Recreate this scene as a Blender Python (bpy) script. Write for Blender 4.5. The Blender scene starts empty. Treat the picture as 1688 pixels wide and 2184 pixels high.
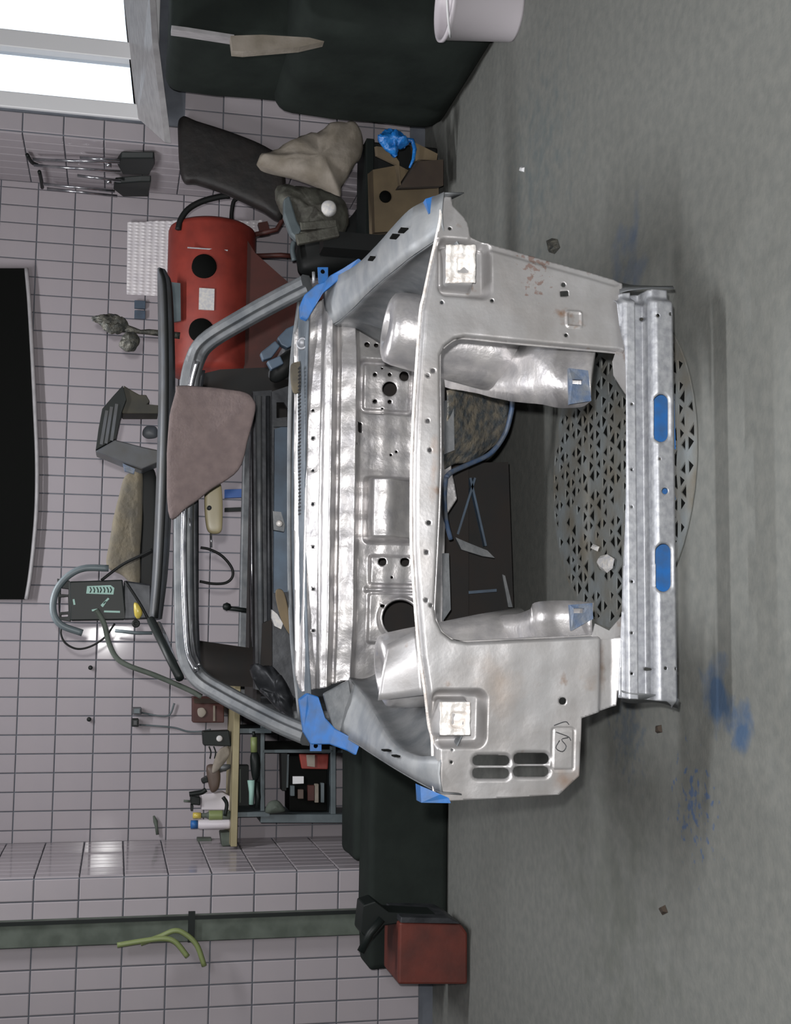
import bpy, bmesh, math, random
import numpy as np
from mathutils import Vector, Matrix, noise
from mathutils.geometry import tessellate_polygon
random.seed(7)
S = bpy.context.scene
COL = S.collection

# ------------------------------------------------------------ camera
FPX, CX, CY = 2700.0, 844.0, 1092.0
CH, PITCH, YAW, ROLL = 1.52, math.radians(12.3), math.radians(6.0), 0.033
F = Vector((math.sin(YAW)*math.cos(PITCH), math.cos(YAW)*math.cos(PITCH), -math.sin(PITCH)))
_R = Vector((math.cos(YAW), -math.sin(YAW), 0)); _U = _R.cross(F)
R = math.cos(ROLL)*_R + math.sin(ROLL)*_U
U = math.cos(ROLL)*_U - math.sin(ROLL)*_R
C = Vector((0, 0, CH))
cam = bpy.data.objects.new('camera', bpy.data.cameras.new('camera'))
COL.objects.link(cam)
cam.data.sensor_width = 36; cam.data.lens = FPX*36/2184; cam.data.clip_start = 0.05
m = Matrix.Identity(4)
for i in range(3):
    m[i][0] = -U[i]; m[i][1] = R[i]; m[i][2] = -F[i]; m[i][3] = C[i]
cam.matrix_world = m          # the print lies on its side: the room's "up" points left
S.camera = cam

# ------------------------------------------------------------ light
w = bpy.data.worlds.new('sky'); S.world = w; w.use_nodes = True
w.node_tree.nodes['Background'].inputs[0].default_value = (0.86, 0.93, 1.0, 1)
w.node_tree.nodes['Background'].inputs[1].default_value = 2.0
def lamp(name, kind, loc, energy, size=0.1, color=(1, 1, 1), target=None, sy=None):
    d = bpy.data.lights.new(name, kind); d.energy = energy; d.color = color
    if kind == 'AREA':
        d.size = size
        if sy: d.shape = 'RECTANGLE'; d.size_y = sy
    else:
        d.shadow_soft_size = size
    o = bpy.data.objects.new(name, d); COL.objects.link(o); o.location = loc
    if target: o.rotation_euler = (Vector(target)-Vector(loc)).to_track_quat('-Z', 'Y').to_euler()
    return o
# the photographer's flash, a little right of and above the lens
FL = C + R*0.10 + U*0.05 - F*0.02
lamp('camera_flash', 'SPOT', FL, 470, 0.025, (1, 0.985, 0.97), FL+F).data.spot_size = math.radians(95)
bpy.data.lights['camera_flash'].spot_blend = 0.6
S.view_settings.view_transform = 'Standard'; S.view_settings.look = 'None'
S.view_settings.exposure = 0.0; S.view_settings.gamma = 1.0
S.view_settings.use_curve_mapping = False

# ------------------------------------------------------------ pixel + depth -> place
def W(x, y, d, axis=1):
    r = F + U*(-(x-CX)/FPX) + R*(-(y-CY)/FPX)
    return C + r*((d-C[axis])/r[axis])
def WP(pts, d=None):
    return [W(p[0], p[1], p[2] if len(p) > 2 else d) for p in pts]
def S2(c): return tuple(((v/255)/12.92 if v/255 <= 0.04045 else (((v/255)+0.055)/1.055)**2.4) for v in c)

# ------------------------------------------------------------ materials
MATS = {}
def mat(name, col, rough=0.6, metal=0.0, col2=None, scale=20, bump=0.0, bscale=40, spec=0.5,
        stretch=(1, 1, 1), detail=6, lo=0.35, hi=0.65, rvar=0.0, trans=0.0):
    if name in MATS: return MATS[name]
    mt = bpy.data.materials.new(name); mt.use_nodes = True
    n = mt.node_tree.nodes; l = mt.node_tree.links; b = n['Principled BSDF']
    b.inputs['Base Color'].default_value = (*S2(col), 1)
    b.inputs['Roughness'].default_value = rough; b.inputs['Metallic'].default_value = metal
    b.inputs['Specular IOR Level'].default_value = spec
    tc = n.new('ShaderNodeTexCoord'); mp = n.new('ShaderNodeMapping'); mp.inputs['Scale'].default_value = stretch
    l.new(tc.outputs['Object'], mp.inputs['Vector'])
    if col2 is not None:
        nz = n.new('ShaderNodeTexNoise'); nz.inputs['Scale'].default_value = scale; nz.inputs['Detail'].default_value = detail
        l.new(mp.outputs[0], nz.inputs['Vector'])
        rp = n.new('ShaderNodeValToRGB'); rp.color_ramp.elements[0].position = lo; rp.color_ramp.elements[1].position = hi
        rp.color_ramp.elements[0].color = (*S2(col), 1); rp.color_ramp.elements[1].color = (*S2(col2), 1)
        l.new(nz.outputs['Fac'], rp.inputs[0]); l.new(rp.outputs[0], b.inputs['Base Color'])
        if rvar:
            mr = n.new('ShaderNodeMapRange'); mr.inputs[3].default_value = rough-rvar; mr.inputs[4].default_value = rough+rvar
            l.new(nz.outputs['Fac'], mr.inputs[0]); l.new(mr.outputs[0], b.inputs['Roughness'])
    if bump:
        nb = n.new('ShaderNodeTexNoise'); nb.inputs['Scale'].default_value = bscale; nb.inputs['Detail'].default_value = 5
        l.new(mp.outputs[0], nb.inputs['Vector'])
        bp = n.new('ShaderNodeBump'); bp.inputs['Strength'].default_value = bump; bp.inputs['Distance'].default_value = 0.01
        l.new(nb.outputs['Fac'], bp.inputs['Height']); l.new(bp.outputs[0], b.inputs['Normal'])
    if trans: b.inputs['Transmission Weight'].default_value = trans
    MATS[name] = mt
    return mt

M_steel = mat('bare_steel', (184, 183, 184), 0.44, 0.6, (166, 163, 162), 9, 0.12, 30, rvar=0.08)
# rust bloom and specks on the bare steel
def rust(mt, amount=0.66, scale=14, col=(140, 112, 92)):
    n = mt.node_tree.nodes; l = mt.node_tree.links; b = n['Principled BSDF']
    src = b.inputs['Base Color'].links[0].from_socket
    tc = n.new('ShaderNodeTexCoord'); nz = n.new('ShaderNodeTexNoise'); nz.inputs['Scale'].default_value = scale; nz.inputs['Detail'].default_value = 9
    l.new(tc.outputs['Object'], nz.inputs['Vector'])
    rp = n.new('ShaderNodeValToRGB'); rp.color_ramp.elements[0].position = amount; rp.color_ramp.elements[1].position = amount+0.10
    l.new(nz.outputs['Fac'], rp.inputs[0])
    mx = n.new('ShaderNodeMix'); mx.data_type = 'RGBA'
    l.new(rp.outputs[0], mx.inputs[0]); l.new(src, mx.inputs[6]); mx.inputs[7].default_value = (*S2(col), 1)
    l.new(mx.outputs[2], b.inputs['Base Color'])
rust(M_steel)
M_bright = mat('bright_steel', (206, 203, 202), 0.36, 0.62, (172, 170, 172), 16, 0.3, 26, rvar=0.08)
M_foil = mat('crinkled_bright_steel', (250, 248, 245), 0.35, 0.15, (214, 206, 200), 30, 0.6, 60)
M_galv = mat('galvanised_steel', (176, 178, 182), 0.5, 0.5, (150, 152, 158), 60, 0.1, 60)
M_dullsteel = mat('dull_steel', (120, 122, 124), 0.55, 0.45, (92, 96, 100), 12, 0.15, 40)
M_rail = mat('grey_primed_steel', (150, 152, 154), 0.5, 0.35, (128, 132, 136), 14, 0.1, 30)
M_scut = mat('blue_grey_bare_steel', (96, 104, 112), 0.5, 0.35, (78, 86, 94), 16)
M_chrome = mat('chrome_trim', (200, 200, 205), 0.18, 0.9, (150, 152, 158), 22)
M_darksteel = mat('dark_bare_steel', (64, 66, 70), 0.5, 0.4, (42, 44, 48), 14, 0.15, 30)
M_blue = mat('blue_body_paint', (28, 98, 168), 0.5, 0.0, (48, 88, 136), 26, 0.05, 60)
M_bluegrey = mat('blue_grey_primer', (74, 92, 110), 0.55, 0.0, (62, 74, 88), 12)
M_bluewash = mat('worn_blue_paint', (66, 88, 120), 0.5, 0.1, (100, 106, 114), 30, 0.3, 40)
M_foot = mat('tarred_footwell', (84, 90, 94), 0.35, 0.3, (138, 130, 116), 34, 1.0, 45)
M_black = mat('black_void_paint', (14, 15, 14), 0.9, spec=0.1)
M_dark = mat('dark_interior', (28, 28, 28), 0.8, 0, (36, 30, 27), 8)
M_tile = mat('glazed_tile', (167, 160, 164), 0.10, 0, (162, 156, 161), 3, 0.0, spec=0.09)
M_grout = mat('grout', (104, 108, 116), 0.9, 0, (92, 96, 104), 12)
M_floor = mat('concrete_floor', (122, 123, 119), 0.8, 0, (112, 114, 111), 26, 0.12, 90, spec=0.2)
M_plaster = mat('painted_plaster', (150, 150, 150), 0.85)
M_white = mat('white_frame_paint', (226, 226, 228), 0.4)
M_sill = mat('grey_marbled_sill', (168, 166, 168), 0.4, 0, (150, 148, 150), 18, 0, 1, stretch=(1, 6, 1))
M_black_cloth = mat('black_tarpaulin', (40, 46, 43), 0.85, 0, (33, 38, 36), 5, 0.35, 12, spec=0.15)
M_brownblack = mat('dark_brown_leather', (36, 32, 31), 0.6, 0, (26, 25, 25), 14, 0.3, 25)
M_linen = mat('beige_linen', (150, 142, 132), 0.9, 0, (124, 116, 104), 9, 0.4, 24)
M_felt = mat('grey_brown_felt', (108, 95, 93), 0.95, 0, (98, 86, 85), 30, 0.25, 120)
M_red = mat('red_machine_enamel', (142, 54, 44), 0.5, 0, (122, 46, 38), 10, 0.05, 30)
M_darkred = mat('dark_and_shaded_red', (74, 34, 28), 0.6, 0, (60, 30, 25), 10)
M_jack = mat('worn_red_enamel', (104, 46, 36), 0.6, 0, (84, 40, 33), 9, 0.1, 30)
M_rubber = mat('black_rubber', (20, 22, 22), 0.6, spec=0.3)
M_plastic = mat('grey_plastic', (74, 78, 84), 0.5, 0, (62, 62, 62), 9)
M_blackpl = mat('black_plastic', (20, 26, 25), 0.5, spec=0.3)
M_khaki = mat('khaki_foam', (104, 96, 80), 0.9, 0, (84, 80, 72), 12, 0.4, 40)
M_khaki2 = mat('dark_khaki_plastic', (62, 58, 44), 0.6, 0, (42, 42, 36), 10)
M_card = mat('brown_cardboard', (112, 98, 76), 0.9, 0, (98, 86, 68), 8)
M_carddark = mat('dark_cardboard', (66, 56, 46), 0.9, 0, (56, 46, 40), 8)
M_bluebag = mat('blue_plastic_film', (24, 96, 170), 0.3, 0, (36, 120, 196), 24, 0.7, 40)
M_bucket = mat('white_bucket_plastic', (206, 200, 206), 0.4)
M_wood = mat('pale_wood', (158, 148, 116), 0.6, 0, (142, 132, 100), 6, 0.1, 30, stretch=(1, 8, 1))
M_cream = mat('cream_plastic', (148, 138, 108), 0.4)
M_yellow = mat('yellow_glass', (196, 176, 84), 0.3)
M_label = mat('white_paper_label', (214, 210, 204), 0.7, 0, (188, 188, 192), 80)
M_mint = mat('pale_green_label', (150, 186, 176), 0.6)
M_greyblue = mat('grey_blue_metal', (96, 106, 110), 0.5, 0.1, (80, 90, 94), 10)
M_machine = mat('greasy_grey_casting', (92, 92, 84), 0.6, 0.2, (66, 64, 58), 22, 0.5, 30)
M_tarnish = mat('tarnished_metal', (92, 90, 82), 0.55, 0.3, (58, 60, 58), 45, 0.8, 70)
M_matgrey = mat('grey_mat_rubber', (124, 130, 132), 0.75, 0, (112, 108, 98), 8, 0.2, 60)
M_blueglass = mat('blue_panel', (52, 88, 150), 0.5)
M_ribwhite = mat('white_ribbed_plastic', (226, 222, 224), 0.22, 0, (214, 210, 214), 20)
M_duct = mat('green_grey_trunking', (92, 100, 92), 0.7, 0, (72, 80, 72), 12)
M_ycable = mat('yellow_green_cable', (124, 136, 88), 0.5)
M_brown = mat('brown_tool_plastic', (88, 74, 66), 0.5)
M_glass = mat('window_glass', (245, 250, 255), 0.0, 0, trans=1.0)
M_ceiling = mat('ceiling_paint', (190, 190, 190), 0.9)

# blue paint drips and stains on the concrete: marks with their own shape and place
def stains(mt, spots):
    n = mt.node_tree.nodes; l = mt.node_tree.links; b = n['Principled BSDF']
    s = b.inputs['Base Color'].links[0].from_socket
    tc = n.new('ShaderNodeTexCoord')
    for center, rad, col, scale, thr, soft, amt in spots:
        mp = n.new('ShaderNodeMapping'); inv = [1/r if r else 0 for r in rad]
        mp.inputs['Location'].default_value = [-center[k]*inv[k] for k in range(3)]; mp.inputs['Scale'].default_value = inv
        l.new(tc.outputs['Object'], mp.inputs['Vector'])
        ln = n.new('ShaderNodeVectorMath'); ln.operation = 'LENGTH'; l.new(mp.outputs[0], ln.inputs[0])
        nz = n.new('ShaderNodeTexNoise'); nz.inputs['Scale'].default_value = scale; nz.inputs['Detail'].default_value = 8
        l.new(tc.outputs['Object'], nz.inputs['Vector'])
        fa = n.new('ShaderNodeMath'); fa.operation = 'SUBTRACT'; fa.inputs[0].default_value = 1.0; l.new(ln.outputs['Value'], fa.inputs[1])
        ad = n.new('ShaderNodeMath'); ad.operation = 'MULTIPLY_ADD'; l.new(nz.outputs['Fac'], ad.inputs[0]); ad.inputs[1].default_value = 2.2
        l.new(fa.outputs[0], ad.inputs[2])
        sb = n.new('ShaderNodeMapRange'); sb.inputs[1].default_value = thr; sb.inputs[2].default_value = thr+soft
        l.new(ad.outputs[0], sb.inputs[0])
        sc = n.new('ShaderNodeMath'); sc.operation = 'MULTIPLY'; l.new(sb.outputs[0], sc.inputs[0]); sc.inputs[1].default_value = amt
        mx = n.new('ShaderNodeMix'); mx.data_type = 'RGBA'
        l.new(sc.outputs[0], mx.inputs[0]); l.new(s, mx.inputs[6]); mx.inputs[7].default_value = (*S2(col), 1); s = mx.outputs[2]
    l.new(s, b.inputs['Base Color'])
G = lambda x, y: W(x, y, 0, 2)
stains(M_floor, [(G(1530, 1480), (0.14, 0.12, 0), (50, 86, 126), 9, 1.35, 0.5, 0.7), (G(1590, 1560), (0.12, 0.10, 0), (50, 86, 126), 9, 1.5, 0.5, 0.7), (G(1340, 570), (0.30, 0.22, 0), (70, 92, 124), 9, 1.55, 0.5, 0.5),
                 (G(1480, 1720), (0.40, 0.40, 0), (58, 92, 140), 34, 1.98, 0.2, 0.6), (G(1150, 330), (0.9, 0.9, 0), (78, 94, 100), 14, 1.7, 0.6, 0.4), (G(1340, 1560), (0.3, 0.3, 0), (74, 92, 112), 30, 1.7, 0.4, 0.4),
                 (G(1300, 1900), (0.8, 0.8, 0), (88, 92, 84), 8, 1.6, 0.6, 0.4)])
PN = lambda x, y: W(x, y, 2.95)
stains(M_steel, [(PN(1215, 1670), (0.07, 0, 0.07), (150, 116, 88), 16, 1.45, 0.9, 0.75), (PN(1255, 1480), (0.10, 0, 0.05), (150, 122, 98), 20, 1.7, 0.7, 0.6), (PN(1292, 1430), (0.10, 0, 0.016), (120, 98, 80), 22, 1.35, 0.8, 0.7),
                 (PN(925, 1000), (0.20, 0, 0.03), (172, 140, 116), 18, 1.7, 0.6, 0.5), (PN(1150, 560), (0.25, 0, 0.10), (142, 110, 98), 55, 1.9, 0.15, 0.7), (PN(1080, 1450), (0.18, 0, 0.12), (166, 148, 132), 12, 1.6, 0.8, 0.5)])

# ------------------------------------------------------------ mesh helpers
def link(name, verts, faces, material, parent=None, smooth=False, solid=0.0, bevel=0.0, kind=None, subsurf=0):
    me = bpy.data.meshes.new(name)
    me.from_pydata([tuple(v) for v in verts], [], [tuple(f) for f in faces]); me.update()
    return finish(name, me, material, parent, smooth, solid, bevel, kind, subsurf)
def finish(name, me, material, parent=None, smooth=False, solid=0.0, bevel=0.0, kind=None, subsurf=0):
    me.materials.append(material)
    if smooth:
        me.polygons.foreach_set('use_smooth', [True]*len(me.polygons))
    o = bpy.data.objects.new(name, me); COL.objects.link(o)
    if parent is not None:
        o.parent = parent; o.matrix_parent_inverse = Matrix.Translation(-PLOC[parent.name])
        PLOC[o.name] = PLOC[parent.name]*0
    else:
        PLOC[o.name] = Vector((0, 0, 0))
    if bevel:
        md = o.modifiers.new('bevel', 'BEVEL'); md.width = bevel; md.segments = 2; md.limit_method = 'ANGLE'
    if solid:
        md = o.modifiers.new('sheet', 'SOLIDIFY'); md.thickness = abs(solid); md.offset = 1 if solid > 0 else -1
    if subsurf:
        md = o.modifiers.new('smooth', 'SUBSURF'); md.levels = subsurf; md.render_levels = subsurf
    if kind: o['kind'] = kind
    return o
PLOC = {}
def tag(o, label, cat, group=None):
    o['label'] = label; o['category'] = cat
    if group: o['group'] = group
    return o
def thing(name, label, cat, loc=(0, 0, 0), group=None):
    o = bpy.data.objects.new(name, None); COL.objects.link(o); o.location = loc; o.empty_display_size = 0.05
    PLOC[o.name] = Vector(loc)
    return tag(o, label, cat, group)
def struct(o): o['kind'] = 'structure'; return o

def box_vf(c, s, rot=None):
    c = Vector(c); hx, hy, hz = s[0]/2, s[1]/2, s[2]/2
    v = [Vector((x, y, z)) for x in (-hx, hx) for y in (-hy, hy) for z in (-hz, hz)]
    if rot is not None: v = [rot @ p for p in v]
    return [c+p for p in v], [(0, 1, 3, 2), (4, 6, 7, 5), (0, 4, 5, 1), (2, 3, 7, 6), (0, 2, 6, 4), (1, 5, 7, 3)]
def box(name, c, s, material, parent=None, rot=None, bevel=0.0):
    v, f = box_vf(c, s, rot); return link(name, v, f, material, parent, bevel=bevel)
def span(name, a, b, material, parent=None, bevel=0.0):
    a, b = Vector(a), Vector(b)
    return box(name, (a+b)/2, [abs(b[i]-a[i]) for i in range(3)], material, parent, bevel=bevel)
def bar(name, a, b, wd, ht, material, parent=None, bevel=0.0):
    a, b = Vector(a), Vector(b); q = (b-a).to_track_quat('X', 'Z').to_matrix()
    return box(name, (a+b)/2, ((b-a).length, wd, ht), material, parent, q, bevel)
def spline(pts, n):
    pts = [Vector(p) for p in pts]; P = [pts[0]*2-pts[1]]+pts+[pts[-1]*2-pts[-2]]; out = []
    seg = len(pts)-1
    for k in range(n):
        t = k/(n-1)*seg; i = min(int(t), seg-1); u = t-i
        a, b, c, d = P[i:i+4]
        out.append(0.5*((2*b)+(c-a)*u+(2*a-5*b+4*c-d)*u*u+(3*b-a-3*c+d)*u**3))
    return out
def tube_vf(pts, r, seg=8, closed=False):
    v, f = [], []; n = len(pts); pts = [Vector(p) for p in pts]; up = None
    for i, p in enumerate(pts):
        if closed: t = pts[(i+1) % n]-pts[i-1]
        else: t = pts[min(i+1, n-1)]-pts[max(i-1, 0)]
        t.normalize()
        if up is None: up = t.orthogonal().normalized()
        up = (up-t*up.dot(t)).normalized(); s = t.cross(up)
        rr = r[i] if isinstance(r, (list, tuple)) else r
        for k in range(seg):
            a = 2*math.pi*k/seg; v.append(p+up*(rr*math.cos(a))+s*(rr*math.sin(a)))
    for i in range(n if closed else n-1):
        for k in range(seg):
            a = i*seg+k; b = i*seg+(k+1) % seg; j = ((i+1) % n)*seg
            f.append((a, b, j+(k+1) % seg, j+k))
    if not closed:
        f.append(tuple(reversed(range(seg)))); f.append(tuple(range((n-1)*seg, n*seg)))
    return v, f
def tube(name, pts, r, material, parent=None, seg=8, closed=False, n=None):
    if n: pts = spline(pts, n)
    v, f = tube_vf(pts, r, seg, closed); return link(name, v, f, material, parent, smooth=True)
def loft(name, lines, material, parent=None, n=24, smooth=True, solid=0.0, closed=False, caps=False, sub=1, nz=0.0):
    L = [spline(l, n) for l in lines]
    if sub > 1:
        out = []
        cols = [spline([l[i] for l in L], (len(L)-1)*sub+1) for i in range(n)]
        L = [[cols[i][k] for i in range(n)] for k in range((len(lines)-1)*sub+1)]
    v = [p for l in L for p in l]
    if nz:
        v = [p+Vector((noise.noise(p*9), noise.noise(p*9+Vector((5, 1, 2))), noise.noise(p*9+Vector((1, 7, 3)))))*nz for p in v]
    m_ = len(L); f = []
    for j in range(m_ if closed else m_-1):
        k = (j+1) % m_
        for i in range(n-1): f.append((j*n+i, j*n+i+1, k*n+i+1, k*n+i))
    if caps and closed:
        f.append(tuple(j*n for j in range(m_))); f.append(tuple(j*n+n-1 for j in reversed(range(m_))))
    return link(name, v, f, material, parent, smooth=smooth, solid=solid)
def prism_vf(front, off, holes=()):
    off = Vector(off); loops = [[Vector(p) for p in front]]+[[Vector(p) for p in h] for h in holes]
    flat = [p for l in loops for p in l]; n = len(flat)
    tris = tessellate_polygon(loops)
    v = flat+[p+off for p in flat]; f = []
    nr = Vector((0, 0, 0))
    for t in tris:
        a, b, c = (flat[i] for i in t); nrm = (b-a).cross(c-a)
        t = tuple(t) if nrm.dot(off) < 0 else tuple(reversed(t))
        f.append(t); f.append(tuple(n+i for i in reversed(t)))
    s = 0
    for l in loops:
        k = len(l)
        for i in range(k): a = s+i; b = s+(i+1) % k; f.append((a, b, n+b, n+a))
        s += k
    return v, f
def prism(name, front, off, material, parent=None, holes=(), bevel=0.0, smooth=False):
    v, f = prism_vf(front, off, holes)
    me = bpy.data.meshes.new(name); me.from_pydata([tuple(p) for p in v], [], f)
    bm = bmesh.new(); bm.from_mesh(me); bmesh.ops.recalc_face_normals(bm, faces=bm.faces); bm.to_mesh(me); bm.free()
    return finish(name, me, material, parent, bevel=bevel)
def lathe(name, prof, c, axis, material, parent=None, seg=32, smooth=True):
    axis = Vector(axis).normalized(); u = axis.orthogonal().normalized(); s = axis.cross(u); c = Vector(c)
    v, f = [], []
    for (r, h) in prof:
        for k in range(seg):
            a = 2*math.pi*k/seg; v.append(c+axis*h+u*(r*math.cos(a))+s*(r*math.sin(a)))
    for j in range(len(prof)-1):
        for k in range(seg):
            f.append((j*seg+k, j*seg+(k+1) % seg, (j+1)*seg+(k+1) % seg, (j+1)*seg+k))
    f.append(tuple(reversed(range(seg)))); f.append(tuple(range((len(prof)-1)*seg, len(prof)*seg)))
    o = link(name, v, f, material, parent, smooth=smooth)
    return o
def pillow(name, outline, thick, material, parent=None, wob=0.0, n=48, fold=9.0, sharp=2.0, rings=(1, .97, .9, .78, .6, .4, .2), push=None):
    """a soft body with the given closed outline (3-D points), inflated to both sides along Y"""
    pts = [Vector(p) for p in outline]
    P = pts+[pts[0], pts[1]]; k = len(pts); loop = []
    for i in range(n):
        t = i/n*k; j = int(t); u = t-j
        a, b, c, d = pts[(j-1) % k], pts[j % k], pts[(j+1) % k], pts[(j+2) % k]
        loop.append(0.5*((2*b)+(c-a)*u+(2*a-5*b+4*c-d)*u*u+(3*b-a-3*c+d)*u**3))
    cen = sum(loop, Vector())/n; v, f = [], []
    def ring(s, sg):
        for p in loop:
            q = cen+(p-cen)*s; y = thick*(1-s**sharp)**(1/sharp) if s < 1 else 0
            q = q+Vector((0, sg*y, 0))
            if wob:
                nzv = noise.noise(q*fold)*wob + noise.noise(q*fold*2.7)*wob*0.4
                q = q+Vector((nzv*0.5, sg*nzv, nzv*0.4))
            v.append(q)
    for s in rings: ring(s, -1)
    v.append(cen+Vector((0, -thick, 0))); cf = len(v)-1
    r = len(rings)
    for j in range(r-1):
        for i in range(n): f.append((j*n+i, j*n+(i+1) % n, (j+1)*n+(i+1) % n, (j+1)*n+i))
    for i in range(n): f.append(((r-1)*n+i, (r-1)*n+(i+1) % n, cf))
    b0 = len(v)
    for s in rings[1:]: ring(s, 1)
    v.append(cen+Vector((0, thick, 0))); cb = len(v)-1
    for i in range(n): f.append(((i+1) % n, i, b0+i, b0+(i+1) % n))
    for j in range(r-2):
        for i in range(n): f.append((b0+j*n+(i+1) % n, b0+j*n+i, b0+(j+1)*n+i, b0+(j+1)*n+(i+1) % n))
    for i in range(n): f.append((b0+(r-2)*n+(i+1) % n, b0+(r-2)*n+i, cb))
    return link(name, v, f, material, parent, smooth=True)
def circle(c, r, n=20, sx=1.0):
    return [(c[0]+r*sx*math.cos(2*math.pi*k/n), c[1]+r*math.sin(2*math.pi*k/n)) for k in range(n)]
def pip(poly, X, Y):
    ins = np.zeros(X.shape, bool); n = len(poly)
    for i in range(n):
        x1, y1 = poly[i]; x2, y2 = poly[(i+1) % n]
        if y1 == y2: continue
        c = ((y1 > Y) != (y2 > Y)) & (X < (x2-x1)*(Y-y1)/(y2-y1)+x1); ins ^= c
    return ins
def pdist(poly, X, Y, closed=True):
    D = np.full(X.shape, 1e9); n = len(poly); BX = np.zeros(X.shape); BY = np.zeros(X.shape)
    for i in range(n if closed else n-1):
        x1, y1 = poly[i]; x2, y2 = poly[(i+1) % n]
        dx, dy = x2-x1, y2-y1; L = dx*dx+dy*dy or 1e-12
        t = np.clip(((X-x1)*dx+(Y-y1)*dy)/L, 0, 1); px, py = x1+t*dx, y1+t*dy
        d = np.hypot(X-px, Y-py); k = d < D
        D = np.where(k, d, D); BX = np.where(k, px, BX); BY = np.where(k, py, BY)
    return D, BX, BY
def sstep(a, b, x):
    t = np.clip((x-a)/(b-a), 0, 1); return t*t*(3-2*t)
def rrect(X, Z, cx, cz, hw, hh, r):
    qx = np.abs(X-cx)-(hw-r); qz = np.abs(Z-cz)-(hh-r)
    return np.hypot(np.maximum(qx, 0), np.maximum(qz, 0))+np.minimum(np.maximum(qx, qz), 0)-r
def sheet(name, outline, holes, Y0, depth, cell, material, parent, solid=0.002):
    """pressed sheet metal standing in an X-Z plane: depth(X,Z) is pushed back along Y"""
    o = np.array(outline); x0, z0 = o.min(0)-cell; x1, z1 = o.max(0)+cell
    nx = int((x1-x0)/cell)+1; nz_ = int((z1-z0)/cell)+1
    gx = x0+np.arange(nx)*cell; gz = z0+np.arange(nz_)*cell
    X, Z = np.meshgrid(gx, gz)
    cxs = (X[:-1, :-1]+X[1:, 1:])/2; czs = (Z[:-1, :-1]+Z[1:, 1:])/2
    keep = pip(outline, cxs, czs)
    for h in holes: keep &= ~pip(h, cxs, czs)
    cnt = np.zeros(X.shape, int)
    for dj in (0, 1):
        for di in (0, 1): cnt[dj:nz_-1+dj, di:nx-1+di] += keep
    bnd = (cnt > 0) & (cnt < 4)
    bx, bz = X[bnd], Z[bnd]; best = np.full(bx.shape, 1e9); sx, sz = bx.copy(), bz.copy()
    for poly in [outline]+list(holes):
        d, px, pz = pdist(poly, bx, bz); k = d < best
        best = np.where(k, d, best); sx = np.where(k, px, sx); sz = np.where(k, pz, sz)
    ok = best < cell*1.2
    X[bnd] = np.where(ok, sx, bx); Z[bnd] = np.where(ok, sz, bz)
    D = depth(X, Z)
    used = cnt > 0; idx = -np.ones(X.shape, int); idx[used] = np.arange(used.sum())
    v = np.stack([X[used], Y0+D[used], Z[used]], 1)
    j, i = np.nonzero(keep)
    fc = np.stack([idx[j, i], idx[j, i+1], idx[j+1, i+1], idx[j+1, i]], 1)
    me = bpy.data.meshes.new(name)
    me.vertices.add(len(v)); me.vertices.foreach_set('co', v.astype(np.float32).ravel())
    me.loops.add(fc.size); me.loops.foreach_set('vertex_index', fc.astype(np.int32).ravel())
    me.polygons.add(len(fc)); me.polygons.foreach_set('loop_start', np.arange(0, fc.size, 4, dtype=np.int32))
    me.update(calc_edges=True); me.validate()
    return finish(name, me, material, parent, smooth=True, solid=-solid)
def XZ(pts, Y): return [(W(x, y, Y).x, W(x, y, Y).z) for x, y in pts]
def wave(X, Z, a, s, ph=0):
    return a*(np.sin(X*s+ph)+np.sin(Z*s*1.3+1.7*ph)+np.sin((X+Z)*s*0.7+2))/3

# ============================================================ THE SETTING
YW, YR, YL = 7.0, 6.3, 6.0            # back wall, right pier face, left pier face
XR, XL = 2.49, -1.07                  # pier edges
TP, TH = 0.0985, 0.197                # tile pitch across / up
ROOMX0, ROOMX1, ROOMY0, HT = -3.4, 4.6, -2.6, 3.2
struct(span('floor', (ROOMX0, ROOMY0, -0.1), (ROOMX1, YW+0.1, 0), M_floor))
struct(span('ceiling', (ROOMX0, ROOMY0, HT), (ROOMX1, YW+0.1, HT+0.1), M_ceiling))
wall_front = struct(prism('wall_front', [(ROOMX0, ROOMY0, 0), (ROOMX1, ROOMY0, 0), (ROOMX1, ROOMY0, HT), (ROOMX0, ROOMY0, HT)], (0, -0.1, 0), M_plaster,
    holes=[[(x, ROOMY0, .60), (x+.34, ROOMY0, .60), (x+.34, ROOMY0, .92), (x, ROOMY0, .92)] for x in (-3.1, -2.65, -2.2, -1.75, -1.3, 1.6, 2.05, 2.5, 2.95, 3.4)]))  # row of openings added behind the camera to light the room
wall_back = struct(span('wall_back', (XL-0.02, YW, 0), (XR+0.02, YW+0.1, HT), M_grout))
wall_left = struct(span('wall_left', (ROOMX0-0.1, ROOMY0, 0), (ROOMX0, YL, HT), M_plaster))
wall_right = struct(span('wall_right', (ROOMX1, ROOMY0, 0), (ROOMX1+0.1, YR, HT), M_plaster))
pier_left = struct(span('wall_left_pier', (ROOMX0, YL, 0), (XL, YW, HT), M_grout))
# right pier: solid strip, wall under the window, wall above it
WX0, WX1, WZ0, WZ1 = 2.635, 4.1, 1.40, 2.9
pv, pf = [], []
for a, b in (((XR, YR, 0), (WX0, YW, HT)), ((WX0, YR, 0), (WX1, YR+0.3, WZ0)), ((WX0, YR, WZ1), (WX1, YR+0.3, HT)), ((WX1, YR, 0), (ROOMX1, YR+0.3, HT))):
    a, b = Vector(a), Vector(b); vv, ff = box_vf((a+b)/2, [abs(b[i]-a[i]) for i in range(3)])
    pf += [tuple(i+len(pv) for i in q) for q in ff]; pv += vv
wall_pier_right = struct(link('wall_right_pier', pv, pf, M_grout))

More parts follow.
